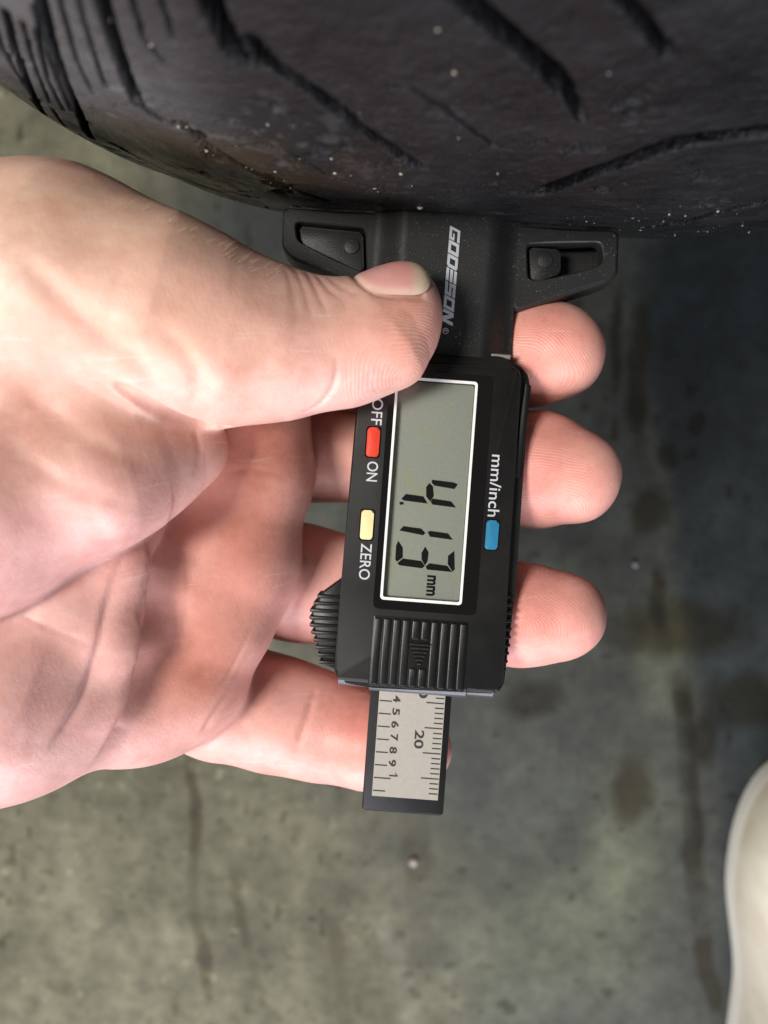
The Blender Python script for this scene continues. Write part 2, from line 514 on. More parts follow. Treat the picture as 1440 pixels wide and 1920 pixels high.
def tread_point(s, arc, lift=0.0):
    h = float(np.interp(s, _k, _h)); r = R_TYRE - h + lift
    return T_CEN + s * T_AX + r * math.cos(arc / R_TYRE) * T_E1 + r * math.sin(arc / R_TYRE) * T_E2

def specks(name, items, mat, parent, origin, seed=1, label=None):
    """many tiny irregular stones or drops: [(point mm, radius mm)]"""
    rnd = random.Random(seed)
    vs, fs = [], []
    ico = bmesh.new(); bmesh.ops.create_icosphere(ico, subdivisions=1, radius=1.0)
    iv = [v.co.copy() for v in ico.verts]; ifc = [[v.index for v in f.verts] for f in ico.faces]
    ico.free()
    for p, r in items:
        b = len(vs)
        sc = [rnd.uniform(0.45, 1.5) for _ in range(3)]
        for v in iv:
            j = rnd.uniform(0.7, 1.25)
            vs.append(W(np.array(p) + np.array([v.x * sc[0], v.y * sc[1], v.z * sc[2]]) * r * j) - origin)
        fs += [[i + b for i in f] for f in ifc]
    o = mesh_np(name, vs, fs, mat, parent)
    o['kind'] = 'stuff'
    return o
GRIT = flat_mat('pale_grit', (0.42, 0.38, 0.30), 0.6)
rnd = random.Random(3)
it = []
for _ in range(115):
    s = rnd.gauss(-14, 18); a = rnd.gauss(-28, 17)
    if -60 < s < 62 and a < 6:
        it.append((tread_point(s, a, -0.25), 0.10 + 0.22 * rnd.random() ** 3))
for s, a, r in ((2.7, -6, 0.55), (-1.2, -30, 0.32), (-12, -28, 0.32), (-20, -47, 0.26), (-16.5, -47, 0.3), (-12, -35, 0.3), (2, -72, 0.3), (4.5, -64, 0.26), (14, -33, 0.35), (22, -66, 0.22), (-22, -26, 0.3), (-9.5, -27, 0.28)):
    it.append((tread_point(s, a, -0.1), r))
specks('grit', it, GRIT, tyre, tyre_base, 4)
drop_m = NT('water')
drop_m.set(Roughness=0.03, IOR=1.33)
drop_m.b.inputs['Base Color'].default_value = (0.9, 0.95, 1, 1)
drop_m.b.inputs['Transmission Weight'].default_value = 0.75
it = []
for _ in range(150):
    s = rnd.uniform(26, 74); a = rnd.gauss(2 + (s - 40) * -0.25, 9)
    it.append((tread_point(s, a, -0.15), 0.07 + 0.34 * rnd.random() ** 3.5))
specks('water_drop', it, drop_m.m, tyre, tyre_base, 8)

# ------------------------------------------------------------------ depth gauge

D0 = 151.0
PHI = math.radians(4.2)
UA = np.array([math.cos(PHI), -math.sin(PHI), 0.0])
VA = np.array([math.sin(PHI), math.cos(PHI), 0.0])
GC = V(804.3, 920, D0)
gauge = link(bpy.data.objects.new('tread_depth_gauge', None))
gauge.empty_display_size = 0.02
gm = Matrix([[UA[0], VA[0], 0], [UA[1], VA[1], 0], [0, 0, 1]])
gauge.matrix_world = Matrix.Translation(Vector(W(GC))) @ (ROTM @ gm).to_4x4()
tag(gauge, 'black digital tread depth gauge held in the hand, its display reading 4.13 mm', 'gauge')

def uv(px, py, w=0.0):
    """photo position on the gauge plane w (mm above the body face) -> local metres"""
    p = V(px, py, D0 - w) - GC
    return (float(p @ UA) * 0.001, float(p @ VA) * 0.001)

def prism(name, pts, w0, w1, mat, parent, bevel=0.0003, seg=2, smooth=0.6, side_bevel=None):
    """outline (local metres, counter-clockwise) between heights w0 < w1 in mm; top rim bevelled"""
    bm = bmesh.new()
    a = sum(pts[i][0] * pts[(i + 1) % len(pts)][1] - pts[(i + 1) % len(pts)][0] * pts[i][1] for i in range(len(pts)))
    if a < 0: pts = pts[::-1]
    lo = [bm.verts.new((x, y, w0 * 0.001)) for x, y in pts]
    hi = [bm.verts.new((x, y, w1 * 0.001)) for x, y in pts]
    bm.faces.new(lo[::-1]); top = bm.faces.new(hi)
    n = len(pts)
    for i in range(n):
        bm.faces.new((lo[i], lo[(i + 1) % n], hi[(i + 1) % n], hi[i]))
    if bevel:
        es = [e for e in top.edges]
        if side_bevel:
            es += [e for e in bm.edges if abs(e.verts[0].co.z - e.verts[1].co.z) > 1e-6]
        bmesh.ops.bevel(bm, geom=es, offset=bevel, segments=seg, profile=0.5, affect='EDGES', clamp_overlap=True)
    return bm_obj(name, bm, mat, parent, smooth)

def rrect(cx, cy, w, h, r, n=5):
    pts = []
    for sx, sy, a0 in ((1, 1, 0), (-1, 1, 90), (-1, -1, 180), (1, -1, 270)):
        for k in range(n + 1):
            a = math.radians(a0 + 90 * k / n)
            pts.append((cx + sx * (w / 2 - r) + r * math.cos(a), cy + sy * (h / 2 - r) + r * math.sin(a)))
    return pts

def rpoly(pts, r, n=4):
    """round the corners of a polygon"""
    out = []
    m = len(pts)
    for i in range(m):
        p0, p1, p2 = np.array(pts[i - 1]), np.array(pts[i]), np.array(pts[(i + 1) % m])
        d0 = p0 - p1; d2 = p2 - p1
        l0, l2 = np.linalg.norm(d0), np.linalg.norm(d2)
        rr_ = min(r, l0 * 0.45, l2 * 0.45)
        a, b = p1 + d0 / l0 * rr_, p1 + d2 / l2 * rr_
        for k in range(n + 1):
            t = k / n
            p = (1 - t) ** 2 * a + 2 * t * (1 - t) * p1 + t * t * b
            out.append((float(p[0]), float(p[1])))
    return out

def ring_prism(name, outer, inner, w0, w1, mat, parent):
    """frame between two outlines with the same number of points"""
    n = len(outer)
    vs, fs = [], []
    for pts, w in ((outer, w0), (outer, w1), (inner, w1), (inner, w0)):
        vs += [(x, y, w * 0.001) for x, y in pts]
    for k in range(4):
        for i in range(n):
            j = (i + 1) % n
            a, b = k * n, ((k + 1) % 4) * n
            fs.append((a + i, a + j, b + j, b + i))
    return mesh_np(name, vs, fs, mat, parent, smooth=False)

def sheet(name, polys, w, mat, parent):
    """flat print: several polygons at height w mm"""
    vs, fs = [], []
    for p in polys:
        b = len(vs)
        a = sum(p[i][0] * p[(i + 1) % len(p)][1] - p[(i + 1) % len(p)][0] * p[i][1] for i in range(len(p)))
        if a < 0: p = p[::-1]
        vs += [(x, y, w * 0.001) for x, y in p]
        fs.append(tuple(range(b, b + len(p))))
    return mesh_np(name, vs, fs, mat, parent, smooth=False)

def text_mesh(name, body, center, size_mm, w, mat, parent, ang, length_mm=None, bold=0.0, font_shear=0.0):
    cu = bpy.data.curves.new(name, 'FONT')
    cu.body = body
    cu.align_x = 'CENTER'; cu.align_y = 'CENTER'
    cu.size = size_mm * 0.001
    cu.offset = bold * 0.001
    cu.shear = font_shear
    cu.resolution_u = 4
    to = bpy.data.objects.new('tmp_text', cu)
    COL.objects.link(to)
    bpy.context.view_layer.update()
    me = bpy.data.meshes.new_from_object(to.evaluated_get(bpy.context.evaluated_depsgraph_get()))
    bpy.data.objects.remove(to)
    co = np.array([v.co[:] for v in me.vertices])
    mid = (co.min(0) + co.max(0)) / 2
    sx = 1.0
    if length_mm: sx = length_mm * 0.001 / (co[:, 0].max() - co[:, 0].min())
    for v in me.vertices:
        x, y = (v.co.x - mid[0]) * sx, (v.co.y - mid[1])
        c, s = math.cos(ang), math.sin(ang)
        v.co = (center[0] + c * x - s * y, center[1] + s * x + c * y, w * 0.001)
    me.materials.clear(); me.materials.append(mat)
    me.name = name
    return link(bpy.data.objects.new(name, me), parent)

BLACK = plastic('black_abs', (0.0048, 0.0048, 0.0046), 0.36, 0.25, 5200)
BLACK2 = plastic('black_grained_abs', (0.015, 0.0155, 0.016), 0.44, 0.7, 3800, speck=0.7)
GLOSS = plastic('gloss_black', (0.006, 0.005, 0.005), 0.12)
PRINT = flat_mat('white_print', (0.52, 0.54, 0.58), 0.5)
LOGO = flat_mat('silver_print', (0.40, 0.43, 0.46), 0.45)
WHITE = flat_mat('white_frame_print', (0.78, 0.79, 0.77), 0.4)
SEGM = flat_mat('lcd_ink', (0.004, 0.003, 0.003), 0.6, Specular_IOR_Level=0.1)
INK = flat_mat('scale_ink', (0.025, 0.024, 0.022), 0.5)
RED = flat_mat('red_button', (0.62, 0.045, 0.018), 0.38)
YEL = flat_mat('cream_button', (0.80, 0.70, 0.36), 0.4)
BLU = flat_mat('blue_button', (0.02, 0.19, 0.34), 0.36)

def lcd_mat():
    t = NT('lcd_panel')
    c = t.coord()
    n = t.noise(1400, 4, 0.65, c)
    n2 = t.noise(160, 4, 0.6, c)
    col = t.mix(n.outputs['Fac'], (0.36, 0.375, 0.34), (0.47, 0.485, 0.44))
    col = t.mix(t.math('MULTIPLY', t.ramp(n2.outputs['Fac'], [(0.52, (0, 0, 0)), (0.72, (1, 1, 1))]), 0.7), col, (0.46, 0.42, 0.22))
    t.l(col, t.b.inputs['Base Color'])
    t.set(Roughness=0.48, Metallic=0.45)
    return t.m

def scale_mat():
    t = NT('satin_scale')
    c = t.coord()
    n = t.noise(1800, 4, 0.7, c)
    t.l(t.mix(n.outputs['Fac'], (0.36, 0.34, 0.30), (0.50, 0.475, 0.425)), t.b.inputs['Base Color'])
    t.set(Roughness=0.42, Metallic=0.25)
    return t.m

def glass_mat():
    t = NT('cover_glass')
    tr = t.n('ShaderNodeBsdfTransparent')
    gl = t.n('ShaderNodeBsdfGlossy')
    gl.inputs['Roughness'].default_value = 0.04
    tr.inputs['Color'].default_value = (0.93, 0.94, 0.93, 1)
    fr = t.n('ShaderNodeFresnel'); fr.inputs['IOR'].default_value = 1.5
    mx = t.n('ShaderNodeMixShader')
    t.l(fr.outputs[0], mx.inputs[0]); t.l(tr.outputs[0], mx.inputs[1]); t.l(gl.outputs[0], mx.inputs[2])
    t.l(mx.outputs[0], t.out.inputs['Surface'])
    return t.m

# --- beam (the sliding rule) under the body
BW = -2.6
bp = [uv(692, 1290, BW), uv(849, 1299, BW), uv(829, 1529, BW), uv(681, 1519, BW)]
def ext_up(p, d):   # carry the beam on under the body to the foot
    return (p[0], p[1] + d)
bx0 = (bp[0][0] + bp[3][0]) / 2; bx1 = (bp[1][0] + bp[2][0]) / 2; by = (bp[2][1] + bp[3][1]) / 2
ytop = uv(840, 600)[1]
beam = prism('beam', rpoly([(bx0, by), (bx1, by), (bx1, ytop), (bx0, ytop)], 0.0006), -7.0, BW, BLACK, gauge, 0.0005, 2, side_bevel=True)
pl = [uv(711, 1285, BW), uv(837, 1293, BW), uv(819.5, 1501, BW), uv(698.5, 1491, BW)]
px0 = (pl[0][0] + pl[3][0]) / 2; px1 = (pl[1][0] + pl[2][0]) / 2; pby = (pl[2][1] + pl[3][1]) / 2
plate = prism('scale_plate', [(px0, pby), (px1, pby), (px1, pby + 0.0235), (px0, pby + 0.0235)], BW, BW + 0.12, scale_mat(), beam, 0)
polys = []
def tick(x0, x1, y, t=0.00026):
    polys.append([(x0, y - t / 2), (x1, y - t / 2), (x1, y + t / 2), (x0, y + t / 2)])
y20 = uv(560 + 790 / 3, 1060 + 1060 / 3, BW)[1]
mm = 0.001 * 1.0
sp = abs(uv(0, 1060 + 1058 / 3, BW)[1] - uv(0, 1060 + 916 / 3, BW)[1]) / 5
for i in range(-12, 9):
    y = y20 - i * sp
    if y < pby + 0.0003: continue
    tick(px1 - (0.0037 if i % 5 == 0 else 0.0019), px1 - 0.00012, y)
yi1 = uv(560 + 430 / 3, 1060 + 1192 / 3, BW)[1]
isp = abs(uv(0, 1060 + 1192 / 3, BW)[1] - uv(0, 1060 + 757 / 3, BW)[1]) / 6
for i in range(-8, 2):
    tick(px0 + 0.00015, px0 + (0.0035 if i == 0 else 0.0026), yi1 - i * isp)
sheet('scale_tick', polys, BW + 0.135, INK, plate)
NA = -math.pi / 2
for i, ch in enumerate('456789'):
    text_mesh('scale_number', ch, (px0 + 0.0036, yi1 + (6 - i) * isp + 0.00055), 2.0, BW + 0.135, INK, plate, NA, 1.4, 0.06)
o1 = (px0 + 0.0040, yi1 + 0.0006)
sheet('scale_number', [[(o1[0] - 0.00085, o1[1] - 0.00016), (o1[0] + 0.00085, o1[1] - 0.00016), (o1[0] + 0.00085, o1[1] + 0.00016), (o1[0] - 0.00085, o1[1] + 0.00016)],
                       [(o1[0] + 0.00083, o1[1] + 0.0001), (o1[0] + 0.00045, o1[1] + 0.0006), (o1[0] + 0.00022, o1[1] + 0.0006), (o1[0] + 0.00055, o1[1] + 0.0001)]], BW + 0.135, INK, plate)
text_mesh('scale_number', '20', (px0 + 0.0086, y20 + 0.0026), 2.55, BW + 0.135, INK, plate, NA, 3.7, 0.06)
text_mesh('scale_number', '10', (px0 + 0.0088, y20 + 0.0026 + 10 * sp), 2.55, BW + 0.135, INK, plate, NA, 3.7, 0.06)

# --- body
lb = [(672, 700), (643, 1087)]
body_pts = [(676, 672), (965, 686), (978, 698), (953, 1085), (944, 1290), (930, 1301), (697, 1290), (640, 1279), (626, 1262), (640, 1085)]
body_solid = prism('body', rpoly([uv(*p) for p in body_pts], 0.0009, 3), -11.0, 0.0, BLACK, gauge, 0.0007, 3)
def carve(o, cx_, cy_, w_, h_, z0, z1):
    bm = bmesh.new()
    bmesh.ops.create_cube(bm, size=1.0)
    for v_ in bm.verts: v_.co = (cx_ + v_.co.x * w_, cy_ + v_.co.y * h_, z0 + (v_.co.z + 0.5) * (z1 - z0))
    me = bpy.data.meshes.new('tmp_cut'); bm.to_mesh(me); bm.free()
    c_ = bpy.data.objects.new('tmp_cut', me); COL.objects.link(c_); c_.parent = o.parent
    md = o.modifiers.new('cut', 'BOOLEAN'); md.object = c_; md.operation = 'DIFFERENCE'; md.solver = 'EXACT'
    bpy.context.view_layer.update()
    nm = bpy.data.meshes.new_from_object(o.evaluated_get(bpy.context.evaluated_depsgraph_get()))
    o.modifiers.clear(); old = o.data; o.data = nm; nm.name = o.name
    bpy.data.objects.remove(c_); bpy.data.meshes.remove(me)
    return o
LCDW = -1.5
body = carve(body_solid, 0.0, 0.0, 0.0151, 0.0429, (LCDW - 0.1) * 0.001, 0.001)
# lower case half, a little wider, seen past the right edge
low_pts = [(690, 655), (940, 668), (985, 692), (993, 714), (968, 1090), (945, 1290), (648, 1270), (648, 1100), (680, 705)]
lower = prism('lower_case', rpoly([uv(px, py, -2.0) for px, py in low_pts], 0.001, 3), -13.0, -2.0, BLACK, gauge, 0.0005, 2)
tabp = [(985, 716), (997, 722), (977, 893), (960, 897)]
prism('side_clip', rpoly([uv(px, py, -1.2) for px, py in tabp], 0.0004, 2), -9.0, -1.2, BLACK, gauge, 0.0003, 2)
# display window
cx, cy = uv(812, 923)
bez_o = rrect(cx, cy, 0.0203, 0.0472, 0.0011)
fr_o = rrect(0, 0, 0.0161, 0.0440, 0.0007)
fr_i = rrect(0, 0, 0.0151, 0.0429, 0.0004)
ring_prism('display_bezel', bez_o, fr_o, 0.02, 0.12, GLOSS, body)
sc_p = rrect(0, 0, 0.0161, 0.0440, 0.0007)
disp = ring_prism('display_frame', fr_o, fr_i, 0.02, 0.16, WHITE, gauge)
screen = prism('display_screen', fr_i, LCDW - 0.06, LCDW, lcd_mat(), disp, 0)
glass = prism('cover_glass', rrect(0, 0, 0.0150, 0.0428, 0.0004), 0.10, 0.15, glass_mat(), disp, 0)
def c4(x, y): return uv(560 + x / 3.0, 640 + y / 3.0, LCDW)
SEG = [
 [(750, 778), (870, 793), (896, 803), (876, 831), (765, 812), (748, 796)],
 [(735, 797), (755, 814), (761, 870), (740, 901), (717, 872), (717, 820)],
 [(742, 903), (752, 884), (858, 900), (886, 936), (752, 918)],
 [(578, 885), (603, 858), (702, 872), (726, 913), (590, 895)],
 [(565, 903), (587, 903), (593, 917), (571, 920)],
 [(725, 1072), (742, 1066), (840, 1080), (868, 1117), (738, 1099)],
 [(566, 1064), (590, 1039), (690, 1053), (713, 1078), (700, 1091)],
 [(876, 1178), (878, 1282), (865, 1296), (838, 1252), (840, 1206)],
 [(712, 1154), (731, 1186), (726, 1236), (710, 1262), (691, 1226), (691, 1190)],
 [(560, 1121), (586, 1160), (586, 1215), (553, 1241), (543, 1226), (548, 1148)],
 [(714, 1266), (736, 1248), (836, 1262), (863, 1298), (722, 1284)],
 [(555, 1248), (586, 1221), (690, 1235), (709, 1264), (695, 1277), (567, 1260)],
]
for s in SEG:
    sheet('digit_segment', [[c4(*p) for p in s]], LCDW + 0.02, SEGM, disp)
text_mesh('unit_text', 'mm', c4(745, 1374), 3.3, LCDW + 0.02, SEGM, disp, NA, 4.1, 0.13)
# buttons
def button(name, px, py, mat):
    x, y = uv(px, py)
    ring_prism('button_well', rrect(x, y, 0.0030, 0.0063, 0.0007), rrect(x, y, 0.0025, 0.0058, 0.0006), 0.005, 0.05, GLOSS, body)
    return prism(name, rrect(x, y, 0.00245, 0.00575, 0.0006), -0.4, 0.42, mat, gauge, 0.00035, 3)
button('power_button', 699.5, 829, RED)['label'] = 'small red power button'
button('zero_button', 688, 984, YEL)['label'] = 'small cream zero button'
button('unit_button', 922, 1003, BLU)['label'] = 'small blue unit button'
for s, px, py, ln in (('OFF', 707, 772, 5.2), ('ON', 698, 884, 3.9), ('ZERO', 685, 1053, 7.1), ('mm/inch', 929, 911, 12.2)):
    text_mesh('printed_word', s, uv(px, py), 3.05 if s != 'mm/inch' else 3.2, 0.02, PRINT, body, NA, ln, 0.02)
# battery cover with ribs and arrow
cp = [uv(698, 1152), uv(880, 1165), uv(871, 1299), uv(693, 1287)]
ccx = sum(p[0] for p in cp) / 4; ccy = sum(p[1] for p in cp) / 4
cw = 0.0188; chh = 0.0140
cover = prism('battery_cover', rrect(ccx, ccy, cw, chh, 0.0003, 2), -3.2, 0.05, BLACK, gauge, 0.0002, 2)
nr = 10
for i in range(nr):
    x = ccx - cw / 2 + (i + 0.5) * cw / nr
    segs = [(ccy - chh / 2 + 0.0004, ccy + chh / 2 - 0.0005)]
    if i in (4, 5):
        segs = [(ccy - chh / 2 + 0.0004, ccy - 0.0029), (ccy + 0.0027, ccy + chh / 2 - 0.0005)]
    elif i in (3, 6):
        segs = [(ccy - chh / 2 + 0.0004, ccy + chh / 2 - 0.0005)]
    for y0, y1 in segs:
        prism('rib', rrect(x, (y0 + y1) / 2, 0.00150, y1 - y0, 0.0003, 3), 0.05, 0.27, BLACK, cover, 0.0003, 2)
ax_, ay_ = ccx + 0.0001, ccy
for i in range(6):
    t = i / 6.0
    y1 = ay_ + 0.0021 - t * 0.0045
    hw = 0.00235 * (1 - t * 0.95)
    prism('arrow_rib', [(ax_ - hw, y1), (ax_ - hw * 0.86, y1 - 0.00045), (ax_ + hw * 0.86, y1 - 0.00045), (ax_ + hw, y1)], 0.05, 0.36, BLACK, cover, 0.0001, 1)
# bright chamfer along the lower end of the body
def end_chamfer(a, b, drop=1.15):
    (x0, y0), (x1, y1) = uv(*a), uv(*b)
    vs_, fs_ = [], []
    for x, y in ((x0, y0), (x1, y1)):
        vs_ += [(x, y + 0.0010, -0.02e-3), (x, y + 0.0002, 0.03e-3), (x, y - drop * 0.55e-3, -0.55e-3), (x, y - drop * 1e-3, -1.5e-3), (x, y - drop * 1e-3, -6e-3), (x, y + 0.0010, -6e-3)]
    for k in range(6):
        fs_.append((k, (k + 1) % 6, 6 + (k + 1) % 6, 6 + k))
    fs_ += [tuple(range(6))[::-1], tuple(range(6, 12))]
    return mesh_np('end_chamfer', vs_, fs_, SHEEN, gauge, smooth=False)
SHEEN = plastic('sheen_black_abs', (0.05, 0.056, 0.066), 0.36)  # light caught by the chamfer, painted as paler blue-grey plastic
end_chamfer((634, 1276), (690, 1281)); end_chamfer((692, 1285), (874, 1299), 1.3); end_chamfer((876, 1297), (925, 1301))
# knurled side grips
def grip(pts, w0, w1, x_in, n, side):
    g = prism('side_grip', [uv(px, py, w1) for px, py in pts], w0, w1, BLACK, gauge, 0.0004, 2)
    loc = [uv(px, py, w1) for px, py in pts]
    ys = [p[1] for p in loc]
    # outer contour as x(y)
    outer = sorted([(p[1], p[0]) for p in loc if (p[0] < x_in if side < 0 else p[0] > x_in)])
    oy = [a for a, b in outer]; ox = [b for a, b in outer]
    y0, y1 = min(oy) + 0.0006, max(oy) - 0.0006
    for i in range(n):
        y = y0 + (y1 - y0) * i / (n - 1)
        xo = float(np.interp(y, oy, ox)) + side * 0.0007
        prism('rib', rrect((xo + x_in) / 2, y, abs(x_in - xo), 0.00085, 0.0004, 3), w0 + 0.5, w1 + 0.35, BLACK, g, 0.00035, 2)
grip([(648, 1080), (604, 1112), (586, 1147), (587, 1175), (599, 1218), (606, 1247), (640, 1262)], -8.5, -1.6, uv(633, 1170)[0], 10, -1)
grip([(940, 1100), (951, 1112), (955, 1143), (953, 1177), (950, 1210), (945, 1243), (938, 1275), (925, 1280)], -8.5, -1.4, uv(942, 1190)[0], 11, 1)

# --- foot (the bridge pressed to the tread)
FW = -6.0
hubc = uv(834, 520, -2)[0]
vtop = uv(846, 408, FW)[1]
vbot = uv(870, 668, -2)[1]
def foot_w(x):
    a = abs(x - hubc) * 1000
    return FW + 4.2 * (1 - sstep(8.2, 14.6, np.array(a)))
foot_mesh_bm = bmesh.new()
xs = np.linspace(hubc - 0.0148, hubc + 0.0148, 61)
top = [(x, float(foot_w(x)) * 0.001) for x in xs]
lo_w = -13.5 * 0.001
rows = []
for yv in np.linspace(vbot, vtop, 2):
    rows.append([foot_mesh_bm.verts.new((x, yv, w)) for x, w in top] + [foot_mesh_bm.verts.new((xs[-1], yv, lo_w)), foot_mesh_bm.verts.new((xs[0], yv, lo_w))])
n = len(rows[0])
for i in range(n):
    foot_mesh_bm.faces.new((rows[0][i], rows[0][(i + 1) % n], rows[1][(i + 1) % n], rows[1][i]))
foot_mesh_bm.faces.new(rows[0]); foot_mesh_bm.faces.new(rows[1][::-1])
foot = bm_obj('foot', foot_mesh_bm, BLACK2, gauge, 0.5)
def wing(out_pts, pocket, pin, hole, side):
    o = [uv(px, py, FW) for px, py in out_pts]
    pk = [uv(px, py, FW) for px, py in pocket]
    # outline as a frame round the pocket, both resampled by angle about the pocket centre
    pr = rpoly(pk, 0.0012, 5); c = np.mean(np.array(pk), 0)
    oo = rpoly(o, 0.0012, 6)
    def resample(poly, m=96):
        poly = np.array(poly); res = []
        for k in range(m):
            a = 2 * math.pi * k / m; d = np.array([math.cos(a), math.sin(a)]); best = None
            for i in range(len(poly)):
                p, q_ = poly[i] - c, poly[(i + 1) % len(poly)] - c
                e = q_ - p; den = d[0] * e[1] - d[1] * e[0]
                if abs(den) < 1e-12: continue
                t = (p[0] * e[1] - p[1] * e[0]) / den; s = (p[0] * d[1] - p[1] * d[0]) / den
                if t > 0 and -1e-6 <= s <= 1 + 1e-6 and (best is None or t > best): best = t
            res.append(c + d * best)
        return res
    A, B = resample(oo), resample(pr)
    m = len(A)
    def inset(P_, t): return [p + (c - p) / np.linalg.norm(c - p) * t for p in P_]
    levels = [(A, -13.5), (A, FW - 0.9), (inset(A, 0.0005), FW - 0.15), (inset(A, 0.0008), FW), (inset(B, -0.0003), FW), (inset(B, 0.0), FW - 0.25), (inset(B, 0.0002), FW - 3.2)]
    vs, fs = [], []
    for P_, w in levels: vs += [(p[0], p[1], w * 0.001) for p in P_]
    for k in range(len(levels) - 1):
        for i in range(m):
            j = (i + 1) % m
            fs.append((k * m + i, k * m + j, (k + 1) * m + j, (k + 1) * m + i))
    fs.append(tuple(range(m))[::-1])
    wg = mesh_np('wing', vs, fs, BLACK2, gauge, smooth=False)
    # raised plinth in the pocket with a round pin mark
    fl = prism('pocket_floor', rpoly([tuple(p) for p in inset([np.array(q) for q in (pk if hole is None else [uv(px, py, FW) for px, py in hole])], 0.0008)], 0.0007, 4), FW - 5, FW - 1.6, BLACK2, wg, 0.0003, 2)
    x, y = uv(pin[0], pin[1], FW - 1.6)
    prism('pin_mark', [(x + 0.0016 * math.cos(a * math.pi / 12), y + 0.0016 * math.sin(a * math.pi / 12)) for a in range(24)], FW - 1.6, FW - 1.25, BLACK2, wg, 0.0002, 2)
    return wg
wing([(529, 387), (722, 398), (722, 556), (660, 530), (545, 483), (527, 462)], [(553, 415), (686, 427), (688, 508), (672, 508), (557, 452)], (660, 462), None, -1)
wing([(955, 420), (1163, 431), (1160, 515), (1140, 528), (960, 585)], [(988, 456), (1128, 453), (1133, 488), (1118, 501), (1008, 527), (990, 522)], (1022, 488), [(988, 456), (1052, 456), (1052, 515), (1008, 527), (990, 522)], 1)
# small bright steel strip between foot and body
prism('steel_strip', [uv(908, 663, -4), uv(958, 667, -4), uv(955, 676, -4), uv(915, 676, -4)], -6, -3.0, flat_mat('steel', (0.42, 0.42, 0.40), 0.4, Metallic=0.6), gauge, 0.0002, 1)
# probe pin reaching into the tread
pc = uv(846, 400, -8)
prism('probe_pin', [(hubc + 0.0011 * math.cos(a * math.pi / 6), vtop - 0.004 + (0.0011 * math.sin(a * math.pi / 6)) ) for a in range(12)], -9.5, -7.5, flat_mat('probe_steel', (0.5, 0.5, 0.5), 0.3, Metallic=0.9), gauge, 0)

# --- lettering on the foot: slanted block letters running towards the display
L0 = np.array(uv(780 + 418 / 6.545, 400 + 150 / 6.545, -1.8)); L1 = np.array(uv(780 + 322 / 6.545, 400 + 1330 / 6.545, -1.8))
T0 = np.array(uv(780 + 545 / 6.545, 400 + 218 / 6.545, -1.8))
UPV = T0 - L0
RD = (L1 - L0) / 7.0 * 1.0
GLY = {
 'G': [[(0, 0), (1, 0), (1, .5), (.45, .5), (.45, .36), (.78, .36), (.78, .24), (.2, .24), (.2, .76), (1, .76), (1, 1), (0, 1)]],
 'O': [[(0, 0), (1, 0), (1, .25), (0, .25)], [(0, .25), (.27, .25), (.27, .75), (0, .75)], [(.73, .25), (1, .25), (1, .75), (.73, .75)], [(0, .75), (1, .75), (1, 1), (0, 1)]],
 'D': [[(0, 0), (.85, 0), (1, .12), (1, .25), (0, .25)], [(0, .25), (.27, .25), (.27, .75), (0, .75)], [(.73, .25), (1, .25), (1, .75), (.73, .75)], [(0, .75), (1, .75), (1, .88), (.85, 1), (0, 1)]],
 'E': [[(0, 0), (1, 0), (1, .26), (0, .26)], [(0, .37), (1, .37), (1, .63), (0, .63)], [(0, .74), (1, .74), (1, 1), (0, 1)]],
 'S': [[(0, 0), (1, 0), (1, .26), (0, .26)], [(.72, .26), (1, .26), (1, .63), (0, .63), (0, .38), (.72, .38)], [(0, .63), (.28, .63), (.28, .74), (1, .74), (1, 1), (0, 1)]],
 'N': [[(0, 0), (.27, 0), (.27, .62), (.6, 0), (1, 0), (1, 1), (.73, 1), (.73, .38), (.32, 1), (0, 1)]],
}
for i, ch in enumerate('GODESON'):
    polys_ = []
    for poly in GLY[ch]:
        polys_.append([tuple(L0 + RD * (i + x * 0.93) + UPV * y) for x, y in poly])
    sheet('logo_letter', polys_, -1.8 + 0.02, LOGO, foot)
rc_ = L0 + RD * 7.52 + UPV * 0.38
ring_prism('trade_mark', [(rc_[0] + 0.0006 * math.cos(a * math.pi / 10), rc_[1] + 0.0006 * math.sin(a * math.pi / 10)) for a in range(20)],
           [(rc_[0] + 0.00048 * math.cos(a * math.pi / 10), rc_[1] + 0.00048 * math.sin(a * math.pi / 10)) for a in range(20)], -1.8, -1.78, LOGO, foot)
text_mesh('trade_mark_letter', 'R', (float(rc_[0]), float(rc_[1])), 0.9, -1.78, LOGO, foot, NA)


# ------------------------------------------------------------------ hand
def smin(a, b, k):
    h = np.maximum(k - np.abs(a - b), 0) / k
    return np.minimum(a, b) - h * h * k * 0.25

def smax(a, b, k):
    return -smin(-a, -b, k)

def cone(P_, A, B, ra, rb, N=None, sq=1.0):
    A = np.asarray(A, np.float32); B = np.asarray(B, np.float32)
    if N is not None and sq != 1.0:
        N = np.asarray(N, np.float32); N = N / np.linalg.norm(N)
        f = np.float32(1.0 / sq - 1.0)
        P_ = P_ + np.outer((P_ - A) @ N, N) * f
        B = B + N * float((B - A) @ N) * f
    d = B - A
    L = float(d @ d)
    pa = P_ - A
    t = np.clip((pa @ d) / max(L, 1e-9), 0, 1)
    q = pa - t[:, None] * d
    return np.sqrt(np.einsum('ij,ij->i', q, q)) - (ra + (rb - ra) * t)

def hp(u, v, d, r):
    return (V(u, v, d), r * d / FOC)

